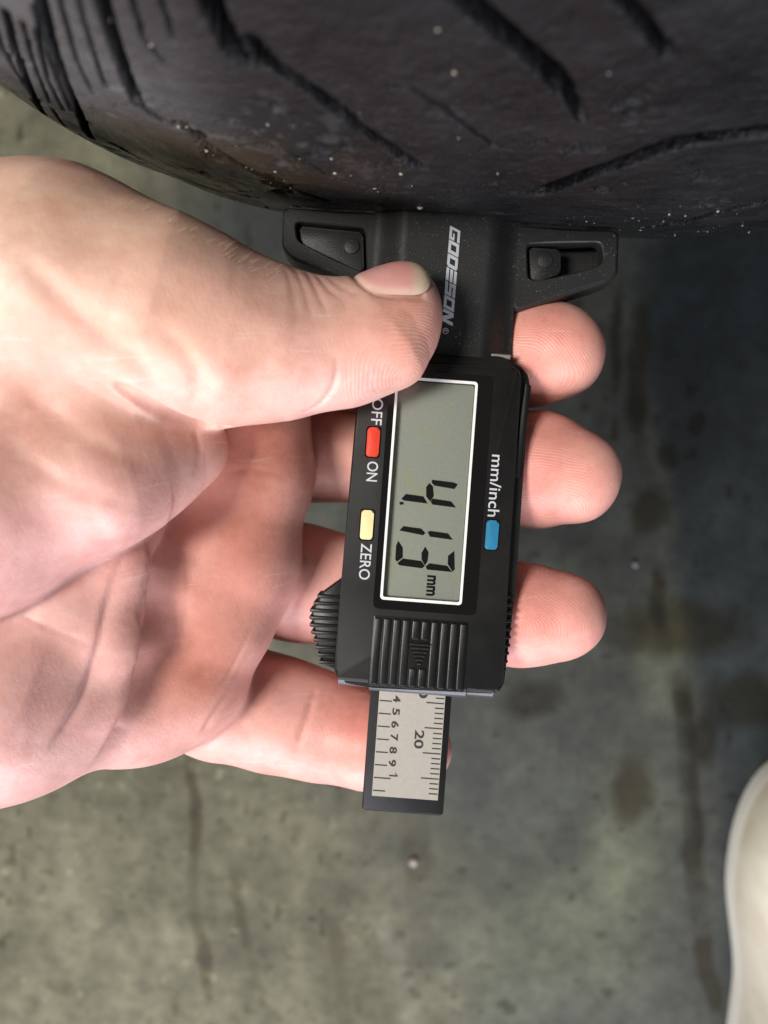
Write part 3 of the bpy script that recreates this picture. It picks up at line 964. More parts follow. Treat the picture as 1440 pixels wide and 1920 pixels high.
def chain(P_, pts, k=2.0, N=None, sq=1.0):
    s = None
    q = [hp(*p) for p in pts]
    c0 = P_.mean(0); rad = float(np.sqrt(((P_ - c0) ** 2).sum(1).max())) if len(P_) > 1 else 0.0
    for (a, ra), (b, rb) in zip(q[:-1], q[1:]):
        if rad < 40:
            d = b - a
            t = min(1.0, max(0.0, float((c0 - a) @ d) / float(d @ d)))
            far = float(np.linalg.norm(c0 - a - t * d)) - max(ra, rb) - rad
            if far > 22.0:
                s = np.full(len(P_), 22.0, np.float32) if s is None else np.minimum(s, 22.0)
                continue
        c = cone(P_, a, b, ra, rb, N, sq)
        s = c if s is None else smin(s, c, k)
    return s

ZC = (0, 0, 1)
# (photo u, v, distance from lens mm, radius in photo px)
INDEX = [(430, 705, 176, 96), (560, 690, 181, 92), (760, 680, 180, 92), (900, 668, 175, 92), (1000, 662, 168, 95), (1048, 660, 165, 86)]
MIDDLE = [(430, 865, 177, 92), (600, 852, 182, 82), (760, 862, 181, 90), (900, 876, 175, 95), (1010, 880, 167, 103), (1075, 893, 164, 88)]
RING = [(400, 1055, 177, 100), (560, 1092, 181, 105), (700, 1112, 180, 98), (860, 1140, 173, 90), (980, 1152, 166, 90), (1050, 1154, 164, 84)]
PINKY = [(300, 1280, 172, 104), (420, 1312, 176, 104), (520, 1338, 178, 102), (600, 1362, 177, 93), (690, 1388, 173, 84), (780, 1402, 168, 68)]
META_I = [(-150, 700, 158, 150), (250, 700, 164, 130), (455, 705, 168, 102)]
META_M = [(-150, 900, 156, 160), (200, 880, 162, 135), (462, 880, 167, 106)]
META_R = [(-150, 1100, 150, 165), (200, 1080, 156, 135), (425, 1062, 165, 112)]
META_P = [(-300, 1300, 136, 200), (0, 1300, 144, 185), (200, 1290, 156, 128), (325, 1274, 164, 112)]
FOLD = [(250, 900, 149, 70), (228, 1060, 144, 68), (208, 1200, 143, 68), (180, 1310, 144, 70), (130, 1345, 145, 80)]
FOLD2 = [(165, 940, 144, 72), (116, 1150, 141, 78), (72, 1270, 140, 84), (10, 1330, 140, 110), (-150, 1310, 137, 190)]
THENAR = [(350, 838, 145, 76), (270, 862, 141, 104), (180, 892, 135, 132), (-60, 965, 132, 190), (-300, 980, 130, 230)]
THUMB = [(-200, 530, 140, 230), (120, 560, 137, 226), (300, 605, 136, 186), (420, 636, 138.5, 150), (540, 648, 141, 122), (640, 648, 142, 104)]
THUMB2 = [(640, 648, 142, 104), (715, 630, 143, 98), (742, 606, 143.5, 80)]
THUMB3 = [(690, 604, 141.5, 74), (756, 564, 142.5, 66)]
RIDGE = [(455, 690, 166, 100), (466, 790, 165, 101), (467, 900, 164.5, 101), (447, 1035, 163.5, 101), (402, 1165, 162.5, 101), (345, 1265, 162, 102), (285, 1318, 161, 96)]
WRIST = [(-250, 760, 140, 330), (-700, 800, 136, 300), (-1500, 850, 134, 300)]

CARVE = []
def hand_sdf(P_):
    """distance to the hand's skin; points are handled block by block so far limbs can be skipped"""
    P_ = P_.astype(np.float32)
    if len(P_) < 3000: return hand_core(P_)
    b = np.floor(P_ / 18.0).astype(np.int64)
    key = (b[:, 0] + 64) * 65536 + (b[:, 1] + 64) * 256 + (b[:, 2] + 64)
    o = np.argsort(key, kind='stable')
    ks = key[o]
    cut = np.concatenate([[0], np.flatnonzero(np.diff(ks)) + 1, [len(ks)]])
    out = np.empty(len(P_), np.float32)
    for a, e in zip(cut[:-1], cut[1:]):
        idx = o[a:e]
        out[idx] = hand_core(P_[idx])
    return out

def hand_core(P_):
    palm = chain(P_, META_I, 3)
    palm = smin(palm, chain(P_, META_M, 3), 7)
    palm = smin(palm, chain(P_, META_R, 3), 7)
    palm = smin(palm, chain(P_, META_P, 4), 8)
    palm = smin(palm, chain(P_, WRIST, 5, ZC, 0.72), 14)
    palm = smin(palm, chain(P_, RIDGE, 3), 9)
    up = smin(chain(P_, FOLD, 4), chain(P_, FOLD2, 5), 6)
    up = smin(up, chain(P_, META_P[:2] + [(40, 1312, 146, 150)], 4), 5)
    palm = smin(palm, up, 5.0)
    fi = smin(chain(P_, INDEX, 4), chain(P_, MIDDLE, 4), 0.6)
    fi = smin(fi, chain(P_, RING, 4), 0.6)
    fi = smin(fi, chain(P_, PINKY, 4), 0.6)
    s = smin(palm, fi, 1.6)
    th = chain(P_, THENAR, 6)
    t = chain(P_, THUMB, 6)
    t2 = smin(chain(P_, THUMB2, 4), chain(P_, THUMB3, 4), 3.5)
    t = smin(t, t2, 4)
    kk = 1.4 + 11.0 * (1 - sstep(-62.0, -36.0, P_[:, 0])).astype(np.float32)
    tt = smin(t, th, kk)
    s = smin(s, tt, 1.4)
    for A, B, r, k in CARVE:
        c0 = P_.mean(0)
        if np.linalg.norm(c0 - (A + B) / 2) > 36: continue
        s = smax(s, -cone(P_, A, B, r, r), k)
    return s

def sight(sdf, uvs, t0=70.0):
    """first surface point along each sight line; used to note where skin creases lie"""
    r = np.array([V(u, v, 1.0) for u, v in uvs])
    n = np.linalg.norm(r, axis=1); t = np.full(len(r), t0)
    for _ in range(90):
        p = r * t[:, None]
        t = t + sdf(p) / n * 0.8
    return r * t[:, None]

def resample_px(pts, step):
    out = [np.array(pts[0], float)]
    # Catmull-Rom through the noted points
    P4 = [np.array(p, float) for p in pts]
    P4 = [2 * P4[0] - P4[1]] + P4 + [2 * P4[-1] - P4[-2]]
    for i in range(1, len(P4) - 2):
        a, b, c, d = P4[i - 1:i + 3]
        n = max(1, int(np.linalg.norm(c - b) / step))
        for k in range(1, n + 1):
            t = k / n
            out.append(0.5 * ((2 * b) + (c - a) * t + (2 * a - 5 * b + 4 * c - d) * t * t + (3 * b - a - 3 * c + d) * t ** 3))
    return out

# creases: (points, half width mm, depth mm)
CREASES = [
 ([(35, 480), (147, 587), (249, 671), (300, 735)], 2.6, 0.55),
 ([(9, 698), (102, 778), (204, 844), (275, 862)], 2.6, 0.45),
 ([(124, 707), (249, 769), (284, 787)], 1.8, 0.35),
 ([(310, 620), (350, 660), (375, 710), (372, 745)], 2.2, 0.4),
 ([(362, 800), (374, 850), (366, 890)], 0.9, 0.25),
 ([(5, 830), (120, 905), (230, 945)], 2.2, 0.3),
 ([(632, 672), (631, 705), (620, 732), (600, 757), (572, 772)], 0.55, 0.45),
 ([(566, 498), (592, 540), (612, 585)], 0.7, 0.17),
 ([(548, 494), (572, 545), (584, 600)], 0.7, 0.13),
 ([(585, 505), (618, 545), (645, 563)], 0.7, 0.18),
 ([(604, 512), (640, 540), (668, 552)], 0.6, 0.12),
 ([(530, 490), (548, 540), (556, 590)], 0.8, 0.1),
 ([(30, 1150), (100, 1180), (180, 1215)], 0.6, 0.2),
 ([(330, 965), (352, 1080), (330, 1250)], 1.6, 0.2),
 ([(425, 885), (470, 880), (530, 890)], 0.8, 0.12),
 ([(590, 1300), (578, 1340), (556, 1400)], 1.3, 0.5),
 ([(470, 1180), (430, 1262), (380, 1330)], 0.7, 0.18),
]
# stepped folds: the skin on one side overhangs the other (points, half width, depth, reach of the low side)
FOLDS = [
 ([(335, 930), (313, 1000), (291, 1065), (277, 1180), (262, 1260), (240, 1340), (192, 1418)], 1.1, 2.6, 5.5, 1),
 ([(250, 995), (222, 1060), (200, 1130), (180, 1220), (150, 1310), (95, 1400)], 0.8, 0.6, 3.0, 1),
 ([(460, 1235), (425, 1300), (380, 1370)], 0.7, 0.35, 3.0, 1),
]
CRE = None
def crease_depth(P_):
    """how far the skin is drawn in at each point"""
    out = np.zeros(len(P_))
    order = np.argsort(P_[:, 0]); xs_ = P_[order, 0]
    for A, B, hw, dp, taper, side, asym in CRE:
        mid = (A + B) / 2
        rg = hw * 2.2 * asym + 3.0
        near = order[np.searchsorted(xs_, mid[0] - rg):np.searchsorted(xs_, mid[0] + rg)]
        near = near[np.abs(P_[near] - mid).max(1) < rg]
        if not len(near): continue
        q = P_[near]; d = B - A; L = d @ d
        t = np.clip(((q - A) @ d) / max(L, 1e-9), 0, 1)
        w_ = q - A - t[:, None] * d
        r = np.linalg.norm(w_, axis=1)
        if side is not None: r = np.where(w_ @ side > 0, r / asym, r)
        out[near] = np.maximum(out[near], dp * taper * np.exp(-(r / (hw * 0.7)) ** (2 if side is None else 1.6)))
    return out

def surface_nets(sdf, lo, hi, h, coarse=2.6, band=3.0):
    lo = np.array(lo, float); hi = np.array(hi, float)
    nc = np.ceil((hi - lo) / coarse).astype(int) + 1
    ax = [lo[i] + np.arange(nc[i]) * coarse for i in range(3)]
    g = np.stack(np.meshgrid(*ax, indexing='ij'), -1).reshape(-1, 3)
    dc = sdf(g).reshape(nc)
    nf = np.floor((nc - 1) * coarse / h).astype(int)
    axf = [np.arange(nf[i]) * h / coarse for i in range(3)]
    idx = [np.minimum(np.round(a).astype(int), nc[i] - 1) for i, a in enumerate(axf)]
    D = dc[np.ix_(*idx)].astype(np.float32)
    m = np.abs(D) < band
    ii = np.argwhere(m)
    pts = lo + ii * h
    vals = np.empty(len(ii), np.float32)
    for k in range(0, len(ii), 3000000):
        vals[k:k + 3000000] = sdf(pts[k:k + 3000000])
    D[m] = vals
    S = D < 0
    c = np.zeros([n - 1 for n in nf], np.int8)
    for a in (0, 1):
        for b in (0, 1):
            for e in (0, 1):
                c += S[a:nf[0] - 1 + a, b:nf[1] - 1 + b, e:nf[2] - 1 + e]
    act = (c > 0) & (c < 8)
    cells = np.argwhere(act)
    vid = np.full(act.shape, -1, np.int64)
    vid[act] = np.arange(len(cells))
    acc = np.zeros((len(cells), 3)); cnt = np.zeros(len(cells))
    corners = [(a, b, e) for a in (0, 1) for b in (0, 1) for e in (0, 1)]
    cv = {q: D[cells[:, 0] + q[0], cells[:, 1] + q[1], cells[:, 2] + q[2]] for q in corners}
    for q in corners:
        for axn in range(3):
            if q[axn]: continue
            r = list(q); r[axn] = 1; r = tuple(r)
            a, b = cv[q], cv[r]
            cr = (a < 0) != (b < 0)
            t = np.where(cr, a / np.where(cr, a - b, 1), 0)
            p = np.tile(np.array(q, float), (len(cells), 1)); p[:, axn] = t
            acc[cr] += p[cr]; cnt[cr] += 1
    verts = lo + (cells + acc / cnt[:, None]) * h
    quads = []
    for axn in range(3):
        o1, o2 = [(1, 2), (2, 0), (0, 1)][axn]
        sl0 = [slice(1, nf[i] - 1) for i in range(3)]; sl1 = [slice(1, nf[i] - 1) for i in range(3)]
        sl0[axn] = slice(0, nf[axn] - 1); sl1[axn] = slice(1, nf[axn])
        a = S[tuple(sl0)]; b = S[tuple(sl1)]
        e = np.argwhere(a != b)
        flip = a[a != b]
        base = e.copy()
        for i in range(3):
            if i != axn: base[:, i] += 1
        d1 = np.zeros(3, int); d1[o1] = 1
        d2 = np.zeros(3, int); d2[o2] = 1
        def at(x): return vid[x[:, 0], x[:, 1], x[:, 2]]
        q4 = np.stack([at(base - d1 - d2), at(base - d2), at(base), at(base - d1)], 1)
        q4[~flip] = q4[~flip][:, ::-1]
        quads.append(q4)
    quads = np.concatenate(quads)
    quads = quads[(quads >= 0).all(1)]
    return verts, quads

def sdf_grad(sdf, P_, e=0.25):
    g = np.zeros_like(P_)
    for k in ((1, -1, -1), (-1, -1, 1), (-1, 1, -1), (1, 1, 1)):
        k = np.array(k, float)
        g += sdf(P_ + k * e)[:, None] * k
    return g / np.maximum(np.linalg.norm(g, axis=1, keepdims=True), 1e-6)

def slit(pts, layers):
    # a narrow skin fold, sunk below the skin it is drawn on
    q = resample_px(pts, 11)
    S3 = sight(hand_sdf, q); N3 = sdf_grad(hand_sdf, S3)
    vd = S3 / np.linalg.norm(S3, axis=1, keepdims=True)
    out = []
    m = len(S3) - 1
    for i in range(m):
        if np.linalg.norm(S3[i + 1] - S3[i]) > 7: continue
        f = min(1.0, 1.6 * (i + 0.5) / m, 5.0 * (m - i - 0.5) / m)
        for dp, r in layers:
            o_ = dp * f
            out.append((S3[i] + (vd[i] * 0.7 - N3[i] * 0.3) * o_, S3[i + 1] + (vd[i + 1] * 0.7 - N3[i + 1] * 0.3) * o_, r * (0.2 + 0.8 * f), 1.7))
    return out
_c = slit([(225, 728), (285, 765), (335, 788), (380, 799), (424, 803)], ((0.1, 0.9), (1.3, 0.75)))
CARVE = _c
HV, HQ = surface_nets(hand_sdf, (-150, -75, -200), (68, 80, -88), 0.55)

HN = sdf_grad(hand_sdf, HV)
HV = HV - HN * hand_sdf(HV)[:, None]
CRE = []
_q = [resample_px(pts, 14) for pts, hw, dp in CREASES]
_all = sight(hand_sdf, [p for q in _q for p in q])
_o = 0
for (pts, hw, dp), q in zip(CREASES, _q):
    S3 = _all[_o:_o + len(q)]; _o += len(q)
    m = len(S3) - 1
    for i in range(m):
        t = (i + 0.5) / m
        if np.linalg.norm(S3[i + 1] - S3[i]) > 5: continue
        CRE.append((S3[i], S3[i + 1], hw, dp, min(1.0, 4 * t, 4 * (1 - t)) ** 0.7, None, 1.0))
for pts, hw, dp, asym, sg in FOLDS:
    q = resample_px(pts, 10)
    S3 = sight(hand_sdf, q)
    N3 = sdf_grad(hand_sdf, S3)
    m = len(S3) - 1
    for i in range(m):
        d = S3[i + 1] - S3[i]
        if np.linalg.norm(d) > 6: continue
        sd = np.cross(d, N3[i]); sd /= np.linalg.norm(sd)
        ref = np.array([0.8, -0.25, 0.0]) if pts[0][0] < 500 and pts[0][1] > 800 else np.array([-0.5, -0.9, 0.0])
        if sd @ ref < 0: sd = -sd
        t = (i + 0.5) / m
        CRE.append((S3[i], S3[i + 1], hw, dp, min(1.0, 2.2 * t, 9 * (1 - t)), sd, asym))
# thumb nail outline, in its own frame on the thumb tip
NL_C = V(727, 566, 142.0)
NL_N = np.array([0.06, 0.74, 0.67]); NL_N /= np.linalg.norm(NL_N)
NL_T = np.array([0.97, 0.16, -0.12]); NL_T -= NL_N * (NL_T @ NL_N); NL_T /= np.linalg.norm(NL_T)
NL_S = np.cross(NL_N, NL_T)
def nail_pt(a, b):
    """a along the thumb, b across (mm arrays) -> skin points below"""
    o = NL_C + np.outer(a, NL_T) + np.outer(b, NL_S) + NL_N * 16.0
    t = np.zeros(len(a))
    for _ in range(60):
        t = t + hand_sdf(o - t[:, None] * NL_N) * 0.8
    return o - np.clip(t, 0, 22)[:, None] * NL_N
def nail_edge(ang):
    c, s_ = np.cos(ang), np.sin(ang)
    e = 2 / 2.9
    a = np.sign(c) * np.abs(c) ** e * np.where(c > 0, 7.1, 6.2)
    b = np.sign(s_) * np.abs(s_) ** e * 6.6
    return a, b
_a, _b = nail_edge(np.linspace(0.62 * math.pi - math.pi * 2, -0.32 * math.pi, 40)[:])
NE = nail_pt(_a * 1.04, _b * 1.04)
for i in range(len(NE) - 1):
    CRE.append((NE[i], NE[i + 1], 0.75, 0.55, 1.0, None, 1.0))

CD = crease_depth(HV)
lump = (vnoise(HV[:, 0] * 0.14 + HV[:, 2] * 0.1, HV[:, 1] * 0.14 - HV[:, 2] * 0.07, 90) - 0.5) * 0.5
HV = HV - HN * (CD + lump)[:, None]
print('hand', len(HV), HV.min(0), HV.max(0))

def skin_mat():
    t = NT('skin')
    c = t.coord()
    col = t.attr('tone').outputs['Color']
    n1 = t.noise(70, 5, 0.6, c)
    n2 = t.noise(420, 4, 0.6, c)
    col = t.mix(0.9, col, t.ramp(n1.outputs['Fac'], [(0.3, (0.86, 0.76, 0.72)), (0.5, (1, 1, 1)), (0.72, (1.10, 1.08, 1.05))]), 'MULTIPLY')
    col = t.mix(0.45, col, t.ramp(n2.outputs['Fac'], [(0.3, (0.88, 0.80, 0.78)), (0.55, (1, 1, 1)), (0.75, (1.08, 1.08, 1.08))]), 'MULTIPLY')
    # fine pale dry-skin lines, sparse and crossing
    for rot, sx, sy, amt in ((0.35, 55, 1300, 0.5), (-0.75, 60, 1100, 0.4), (1.25, 50, 1500, 0.4)):
        m_ = t.n('ShaderNodeMapping'); m_.inputs['Rotation'].default_value = (0, 0, rot); m_.inputs['Scale'].default_value = (sx, sy, 60)
        wv_ = t.noise(40, 2, 0.5, c)
        vv = t.n('ShaderNodeVectorMath', operation='MULTIPLY_ADD')
        t.l(wv_.outputs['Color'], vv.inputs[0]); vv.inputs[1].default_value = (0.004, 0.004, 0.004); t.l(c, vv.inputs[2])
        t.l(vv.outputs[0], m_.inputs['Vector'])
        ln = t.ramp(t.noise(1.0, 2, 0.5, m_.outputs[0]).outputs['Fac'], [(0.66, (0, 0, 0)), (0.72, (1, 1, 1))])
        mk = t.ramp(t.noise(75 + 30 * amt, 2, 0.5, c).outputs['Fac'], [(0.46, (0, 0, 0)), (0.62, (1, 1, 1))])
        col = t.mix(t.math('MULTIPLY', t.math('MULTIPLY', ln, mk), amt * 0.5), col, (0.86, 0.70, 0.66))
    t.l(col, t.b.inputs['Base Color'])
    t.b.inputs['Subsurface Weight'].default_value = 0.35
    t.b.inputs['Subsurface Radius'].default_value = (1.0, 0.36, 0.22)
    t.b.inputs['Subsurface Scale'].default_value = 0.0022
    t.b.inputs['Specular IOR Level'].default_value = 0.36
    r = t.n('ShaderNodeMapRange', i_3=0.32, i_4=0.52)
    t.l(t.noise(260, 4, 0.6, c).outputs['Fac'], r.inputs[0]); t.l(r.outputs[0], t.b.inputs['Roughness'])
    ph = t.math('SINE', t.math('MULTIPLY', t.attr('ridge').outputs['Fac'], 2 * math.pi))
    ph = t.math('MULTIPLY', ph, t.attr('ridge_mask').outputs['Fac'])
    nn = t.bump(ph, 0.13, 0.00012)
    vo = t.n('ShaderNodeTexVoronoi', feature='DISTANCE_TO_EDGE')
    vo.inputs['Scale'].default_value = 1250
    mp = t.n('ShaderNodeMapping'); mp.inputs['Scale'].default_value = (0.75, 1.25, 1.0)
    wob = t.noise(300, 2, 0.5, c)
    t.l(c, mp.inputs['Vector']); t.l(mp.outputs[0], vo.inputs['Vector'])
    cr = t.ramp(vo.outputs['Distance'], [(0.0, (0, 0, 0)), (0.10, (1, 1, 1))])
    nn = t.bump(cr, 0.14, 0.00012, nn)
    nn = t.bump(t.noise(520, 5, 0.62, c).outputs['Fac'], 0.13, 0.0005, nn)
    nn = t.bump(t.noise(120, 4, 0.55, c).outputs['Fac'], 0.16, 0.0012, nn)
    t.l(nn, t.b.inputs['Normal'])
    return t.m

def near_pt(p, r):
    return np.exp(-(np.linalg.norm(HV - p, axis=1) / r) ** 2)
def near_line(pts, r):
    q = [V(u, v, d) for u, v, d in pts]
    best = np.full(len(HV), 1e9)
    for a, b in zip(q[:-1], q[1:]):
        d = b - a
        t = np.clip(((HV - a) @ d) / (d @ d), 0, 1)
        best = np.minimum(best, np.linalg.norm(HV - a - t[:, None] * d, axis=1))
    return np.exp(-(best / r) ** 2)
def tint(w, c, k=1.0):
    global HT
    w = np.clip(w * k, 0, 1)[:, None]
    HT = HT * (1 - w) + np.array(c) * w
HT = np.ones((len(HV), 1)) * np.array([0.745, 0.47, 0.395])
palm_w = sstep(780, 1000, 960 - HV[:, 1] / -HV[:, 2] * FOC)
tint(palm_w, (0.745, 0.45, 0.415))
tint(near_line([(480, 700, 156), (480, 900, 155), (440, 1060, 154), (350, 1260, 152)], 15), (0.60, 0.265, 0.20), 0.95)  # distal palm: redder skin, with the thumb's shade painted in
for f in (INDEX, MIDDLE, RING, PINKY):
    tint(near_line([p[:3] for p in f[1:]], 15), (0.72, 0.345, 0.285), 0.9)
    tint(near_pt(V(f[-2][0], f[-2][1], f[-2][2] - 8), 11), (0.76, 0.30, 0.25), 0.95)
tint(near_pt(V(760, 640, 138), 9), (0.72, 0.33, 0.27), 0.7)
tint(near_line([(640, 660, 134), (740, 640, 136)], 8), (0.74, 0.38, 0.28), 0.6)
tint(near_line([(560, 740, 134), (680, 730, 137)], 7), (0.76, 0.47, 0.42), 0.7)
tint(near_line([(300, 600, 122), (430, 640, 124)], 9), (0.74, 0.41, 0.29), 0.45)
tint(near_line([(80, 760, 118), (240, 880, 122)], 9), (0.75, 0.41, 0.34), 0.5)
tint(near_line([(20, 400, 120), (250, 430, 124)], 16), (0.74, 0.50, 0.36), 0.6)
mott = fbm(HV[:, 0] * 0.16 + HV[:, 2] * 0.09, HV[:, 1] * 0.16 - HV[:, 2] * 0.11, 123, 3)
HT = HT * (1 + (mott[:, None] - 0.5) * np.array([0.10, 0.26, 0.28]))
hand_base = W(V(0, 900, 160))
hand = mesh_fast('hand', W(HV) - hand_base, HQ, skin_mat())
hand.location = hand_base
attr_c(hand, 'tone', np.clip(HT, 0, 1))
RG = np.full(len(HV), 0.0); RM = np.zeros(len(HV))
# friction ridges: (core on the pad, long axis, reach mm)
for cu, cv, cd, ax_u, ax_v, reach in ((960, 700, 158, 1, 0.1, 21), (985, 985, 156, 1, -0.15, 24), (955, 1180, 156, 1, 0.0, 20), (800, 735, 138, 0.8, 0.5, 19),
                                      (760, 1420, 160, 1, 0.1, 8)):
    c_ = V(cu, cv, cd)
    a_ = np.array([ax_u, -ax_v, 0.0]); a_ /= np.linalg.norm(a_)
    d_ = HV - c_
    al = d_ @ a_; ac = np.sqrt(np.maximum((d_ ** 2).sum(1) - al ** 2, 0))
    rd = np.sqrt((al * 0.62) ** 2 + ac ** 2) + 0.10 * al
    full = np.linalg.norm(d_, axis=1)
    m_ = 1 - sstep(reach * 0.6, reach, full)
    upd = m_ > RM
    rd = rd + 1.6 * (vnoise(HV[:, 0] * 0.22, HV[:, 1] * 0.22, 5) - 0.5)
    RG[upd] = rd[upd] / 0.50; RM = np.maximum(RM, m_)
# palm and finger skin lines run across the fingers elsewhere
oth = RM < 0.02
RG[oth] = (HV[oth, 0] * 0.9 + 0.3 * HV[oth, 1]) / 0.8
RM = np.maximum(RM, 0.10 * oth)
attr_f(hand, 'ridge', RG); attr_f(hand, 'ridge_mask', RM)
tag(hand, 'bare left hand gripping the black gauge, thumb on top and fingers behind', 'hand')

# --- thumb nail
def nail_mat():
    t = NT('nail')
    col = t.attr('tone').outputs['Color']
    n = t.noise(500, 3, 0.6, t.coord())
    t.l(t.mix(0.3, col, t.ramp(n.outputs['Fac'], [(0.3, (0.88, 0.84, 0.82)), (0.7, (1.06, 1.05, 1.04))]), 'MULTIPLY'), t.b.inputs['Base Color'])
    t.set(Roughness=0.34)
    t.b.inputs['Subsurface Weight'].default_value = 0.25
    t.b.inputs['Subsurface Radius'].default_value = (1, 0.5, 0.35)
    t.b.inputs['Subsurface Scale'].default_value = 0.0012
    wv = t.noise(260, 2, 0.5, t.coord())
    t.l(t.bump(wv.outputs['Fac'], 0.15, 0.0004), t.b.inputs['Normal'])
    return t.m
nr_, na_ = 16, 64
aa_, bb_, rr2 = [], [], []
for i in range(nr_ + 1):
    f = i / nr_
    ea, eb = nail_edge(np.linspace(0, 2 * math.pi, na_ + 1)[:-1])
    aa_.append(ea * f); bb_.append(eb * f); rr2.append(np.full(na_, f))
aa_ = np.concatenate(aa_); bb_ = np.concatenate(bb_); rr2 = np.concatenate(rr2)
np_ = nail_pt(aa_, bb_)
# a nail is stiffer than the flesh: fit a smooth curved sheet to it
Aq = np.stack([np.ones_like(aa_), aa_, bb_, aa_ ** 2, bb_ ** 2, aa_ * bb_, bb_ ** 4 / 40], 1)
hq = (np_ - NL_C) @ NL_N
cf, *_ = np.linalg.lstsq(Aq, hq, rcond=None)
hf = Aq @ cf
lift = 0.55 - 0.50 * rr2 ** 10
nv = NL_C + np.outer(aa_, NL_T) + np.outer(bb_, NL_S) + np.outer(0.5 * hf + 0.5 * hq + lift, NL_N)
nq = []
for i in range(nr_):
    for k in range(na_):
        nq.append((i * na_ + k, (i + 1) * na_ + k, (i + 1) * na_ + (k + 1) % na_, i * na_ + (k + 1) % na_))
nail = mesh_fast('fingernail', W(nv) - hand_base, np.array(nq), nail_mat(), hand)
tip = sstep(2.6, 5.4, aa_ + 0.02 * bb_ ** 2)
rim = sstep(0.80, 0.97, rr2)
nt_ = np.ones((len(aa_), 1)) * np.array([0.77, 0.40, 0.37])
nt_ = nt_ * (1 - 0.5 * np.exp(-((aa_ - 1.5) / 2.5) ** 2 - (bb_ / 4) ** 2)[:, None] * np.array([0.05, 0.3, 0.3]))
nt_ = nt_ * (1 - tip[:, None]) + np.array([0.77, 0.61, 0.45]) * tip[:, None]
nt_ = nt_ * (1 - 0.5 * rim[:, None]) + np.array([0.74, 0.62, 0.48]) * 0.5 * rim[:, None]
attr_c(nail, 'tone', nt_)
nail['label'] = 'short pink thumb nail with a pale yellowish edge'

# --- fine hairs along the thumb's upper edge
def hairs():
    rnd = random.Random(12)
    hv, hf_ = [], []
    spots = []
    for _ in range(42):
        u = rnd.choice([rnd.uniform(340, 520), rnd.uniform(340, 520), rnd.uniform(200, 340)])
        spots.append((u, float(np.interp(u, [0, 100, 200, 300, 400, 470, 540], [290, 308, 338, 382, 432, 466, 498])) + 14 + rnd.uniform(4, 34)))
    roots = sight(hand_sdf, spots)
    nrms = sdf_grad(hand_sdf, roots)
    for p, nrm in zip(roots, nrms):
        d0 = nrm * 0.6 + np.array([0.75, 0.25 + rnd.uniform(-0.3, 0.3), rnd.uniform(-0.2, 0.2)])
        d0 /= np.linalg.norm(d0)
        L = rnd.uniform(0.9, 2.2); bend = np.array([0.35, -0.25, 0]) * rnd.uniform(0.3, 1)
        side = np.cross(d0, [0, 0, 1]); side /= np.linalg.norm(side); up_ = np.cross(side, d0)
        b = len(hv)
        for k in range(4):
            t = k / 3; cpt = p + d0 * L * t + bend * t * t * L * 0.5; r = 0.032 * (1 - 0.8 * t)
            for a in (0, 2.09, 4.19):
                hv.append(W(cpt + side * r * math.cos(a) + up_ * r * math.sin(a)) - hand_base)
        for k in range(3):
            for a in range(3):
                hf_.append((b + k * 3 + a, b + k * 3 + (a + 1) % 3, b + k * 3 + 3 + (a + 1) % 3, b + k * 3 + 3 + a))
    o = mesh_np('hair', hv, hf_, flat_mat('fair_hair', (0.50, 0.36, 0.20), 0.4), hand)
    o['kind'] = 'stuff'
hairs()

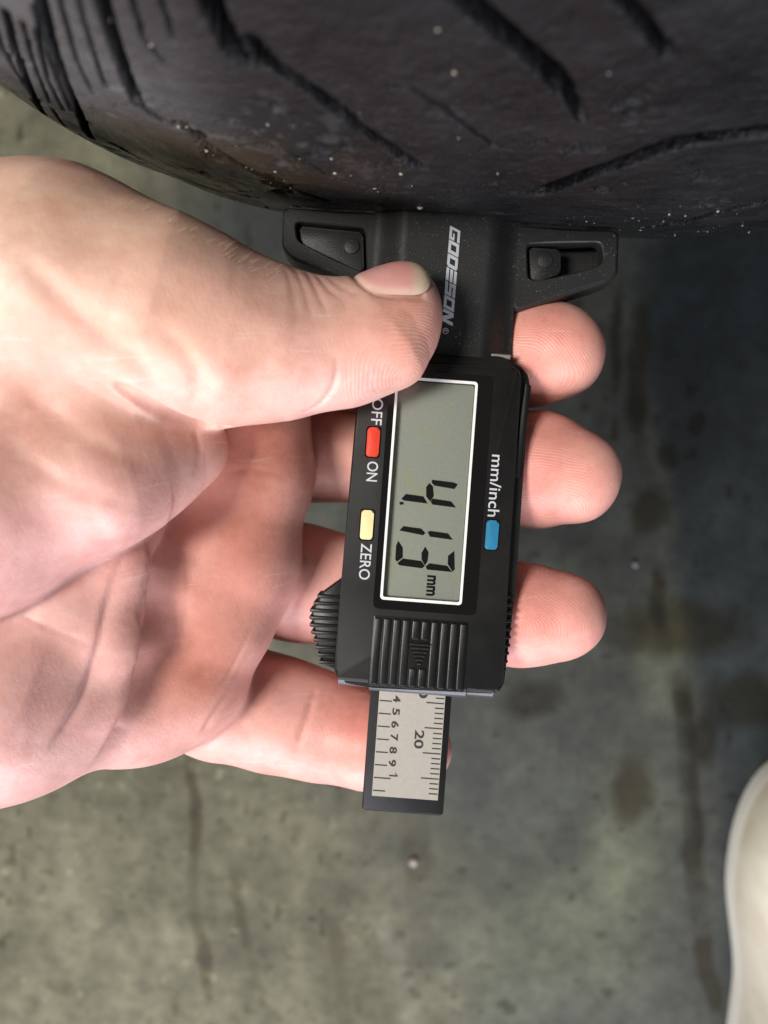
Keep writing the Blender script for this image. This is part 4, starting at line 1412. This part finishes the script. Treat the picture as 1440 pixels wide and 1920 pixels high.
# ------------------------------------------------------------------ shoe on the floor
def shoe():
    toe = floor_px(1418, 1405)
    base = np.array([toe[0] + 0.030, toe[1] - 0.14, 0.0])
    o = link(bpy.data.objects.new('shoe', None))
    o.location = base
    tag(o, 'blurred off white shoe standing on the floor in the lower right corner', 'shoe')
    ts = np.linspace(0, 1, 44)
    n = 40
    def loft(name, hw, h, z0, mat, pw):
        vs = []
        for t in ts:
            y = 0.14 - t * 0.28
            w, hh = hw(t), h(t)
            for k in range(n):
                a = math.pi * k / (n - 1)
                c, s = math.cos(a), math.sin(a)
                x = math.copysign(abs(c) ** pw, c) * w + 0.006 * math.sin(t * math.pi)
                z = z0 + abs(s) ** pw * hh
                vs.append((x, y, z))
        q = grid_quads(len(ts), n)
        ob = mesh_fast(name, np.array(vs), q[:, ::-1], mat, o)
        return ob
    def hw(t):
        w = 0.049 - 0.010 * float(sstep(0.3, 0.6, np.array(t)))
        f = (1 - (1 - min(t / 0.34, 1.0)) ** 2.3) ** (1 / 2.3)
        b = (1 - (1 - min((1 - t) / 0.2, 1.0)) ** 2.3) ** (1 / 2.3)
        return max(w * f * b, 1e-4)
    def hh(t): return 0.052 * min(1, (t + 0.002) / 0.1) ** 0.45 + 0.05 * float(sstep(0.25, 0.6, np.array(t)))
    lea = NT('off_white_leather')
    c = lea.coord()
    lea.l(lea.mix(lea.ramp(lea.noise(28, 4, 0.6, c).outputs['Fac'], [(0.45, (0, 0, 0)), (0.85, (1, 1, 1))]), (0.66, 0.62, 0.51), (0.50, 0.43, 0.31)), lea.b.inputs['Base Color'])
    lea.set(Roughness=0.55)
    lea.l(lea.bump(lea.noise(900, 4, 0.6, c).outputs['Fac'], 0.3, 0.0004), lea.b.inputs['Normal'])
    loft('upper', lambda t: float(hw(t)), hh, 0.014, lea.m, 0.85)
    loft('sole', lambda t: float(hw(t)) * 0.985, lambda t: 0.016, 0.001, flat_mat('sole_rubber', (0.66, 0.65, 0.58), 0.7), 0.35)
shoe()

# ------------------------------------------------------------------ loose pebbles on the floor
def pebble(u, v, r, col, label):
    p = floor_px(u, v)
    bm = bmesh.new()
    bmesh.ops.create_icosphere(bm, subdivisions=3, radius=r)
    rnd = random.Random(int(u))
    off = [rnd.uniform(0, 9) for _ in range(3)]
    for w in bm.verts:
        d = w.co.normalized()
        w.co *= 1 + 0.22 * math.sin(d.x * 3 + off[0]) * math.cos(d.y * 4 + off[1]) + 0.1 * math.sin(d.z * 7 + off[2])
        w.co.z *= 0.7
    zmin = min(w.co.z for w in bm.verts)
    o = bm_obj('pebble', bm, flat_mat('pebble_stone', col, 0.5), None, 3)
    o.location = (p[0], p[1], -zmin)
    tag(o, label, 'pebble')
pebble(775, 1614, 0.0026, (0.36, 0.30, 0.30), 'small pinkish pebble lying on the floor below the end of the gauge rule')
pebble(1190, 1058, 0.0017, (0.26, 0.28, 0.28), 'tiny grey pebble on the wet floor painted with shade right of the fingertips')
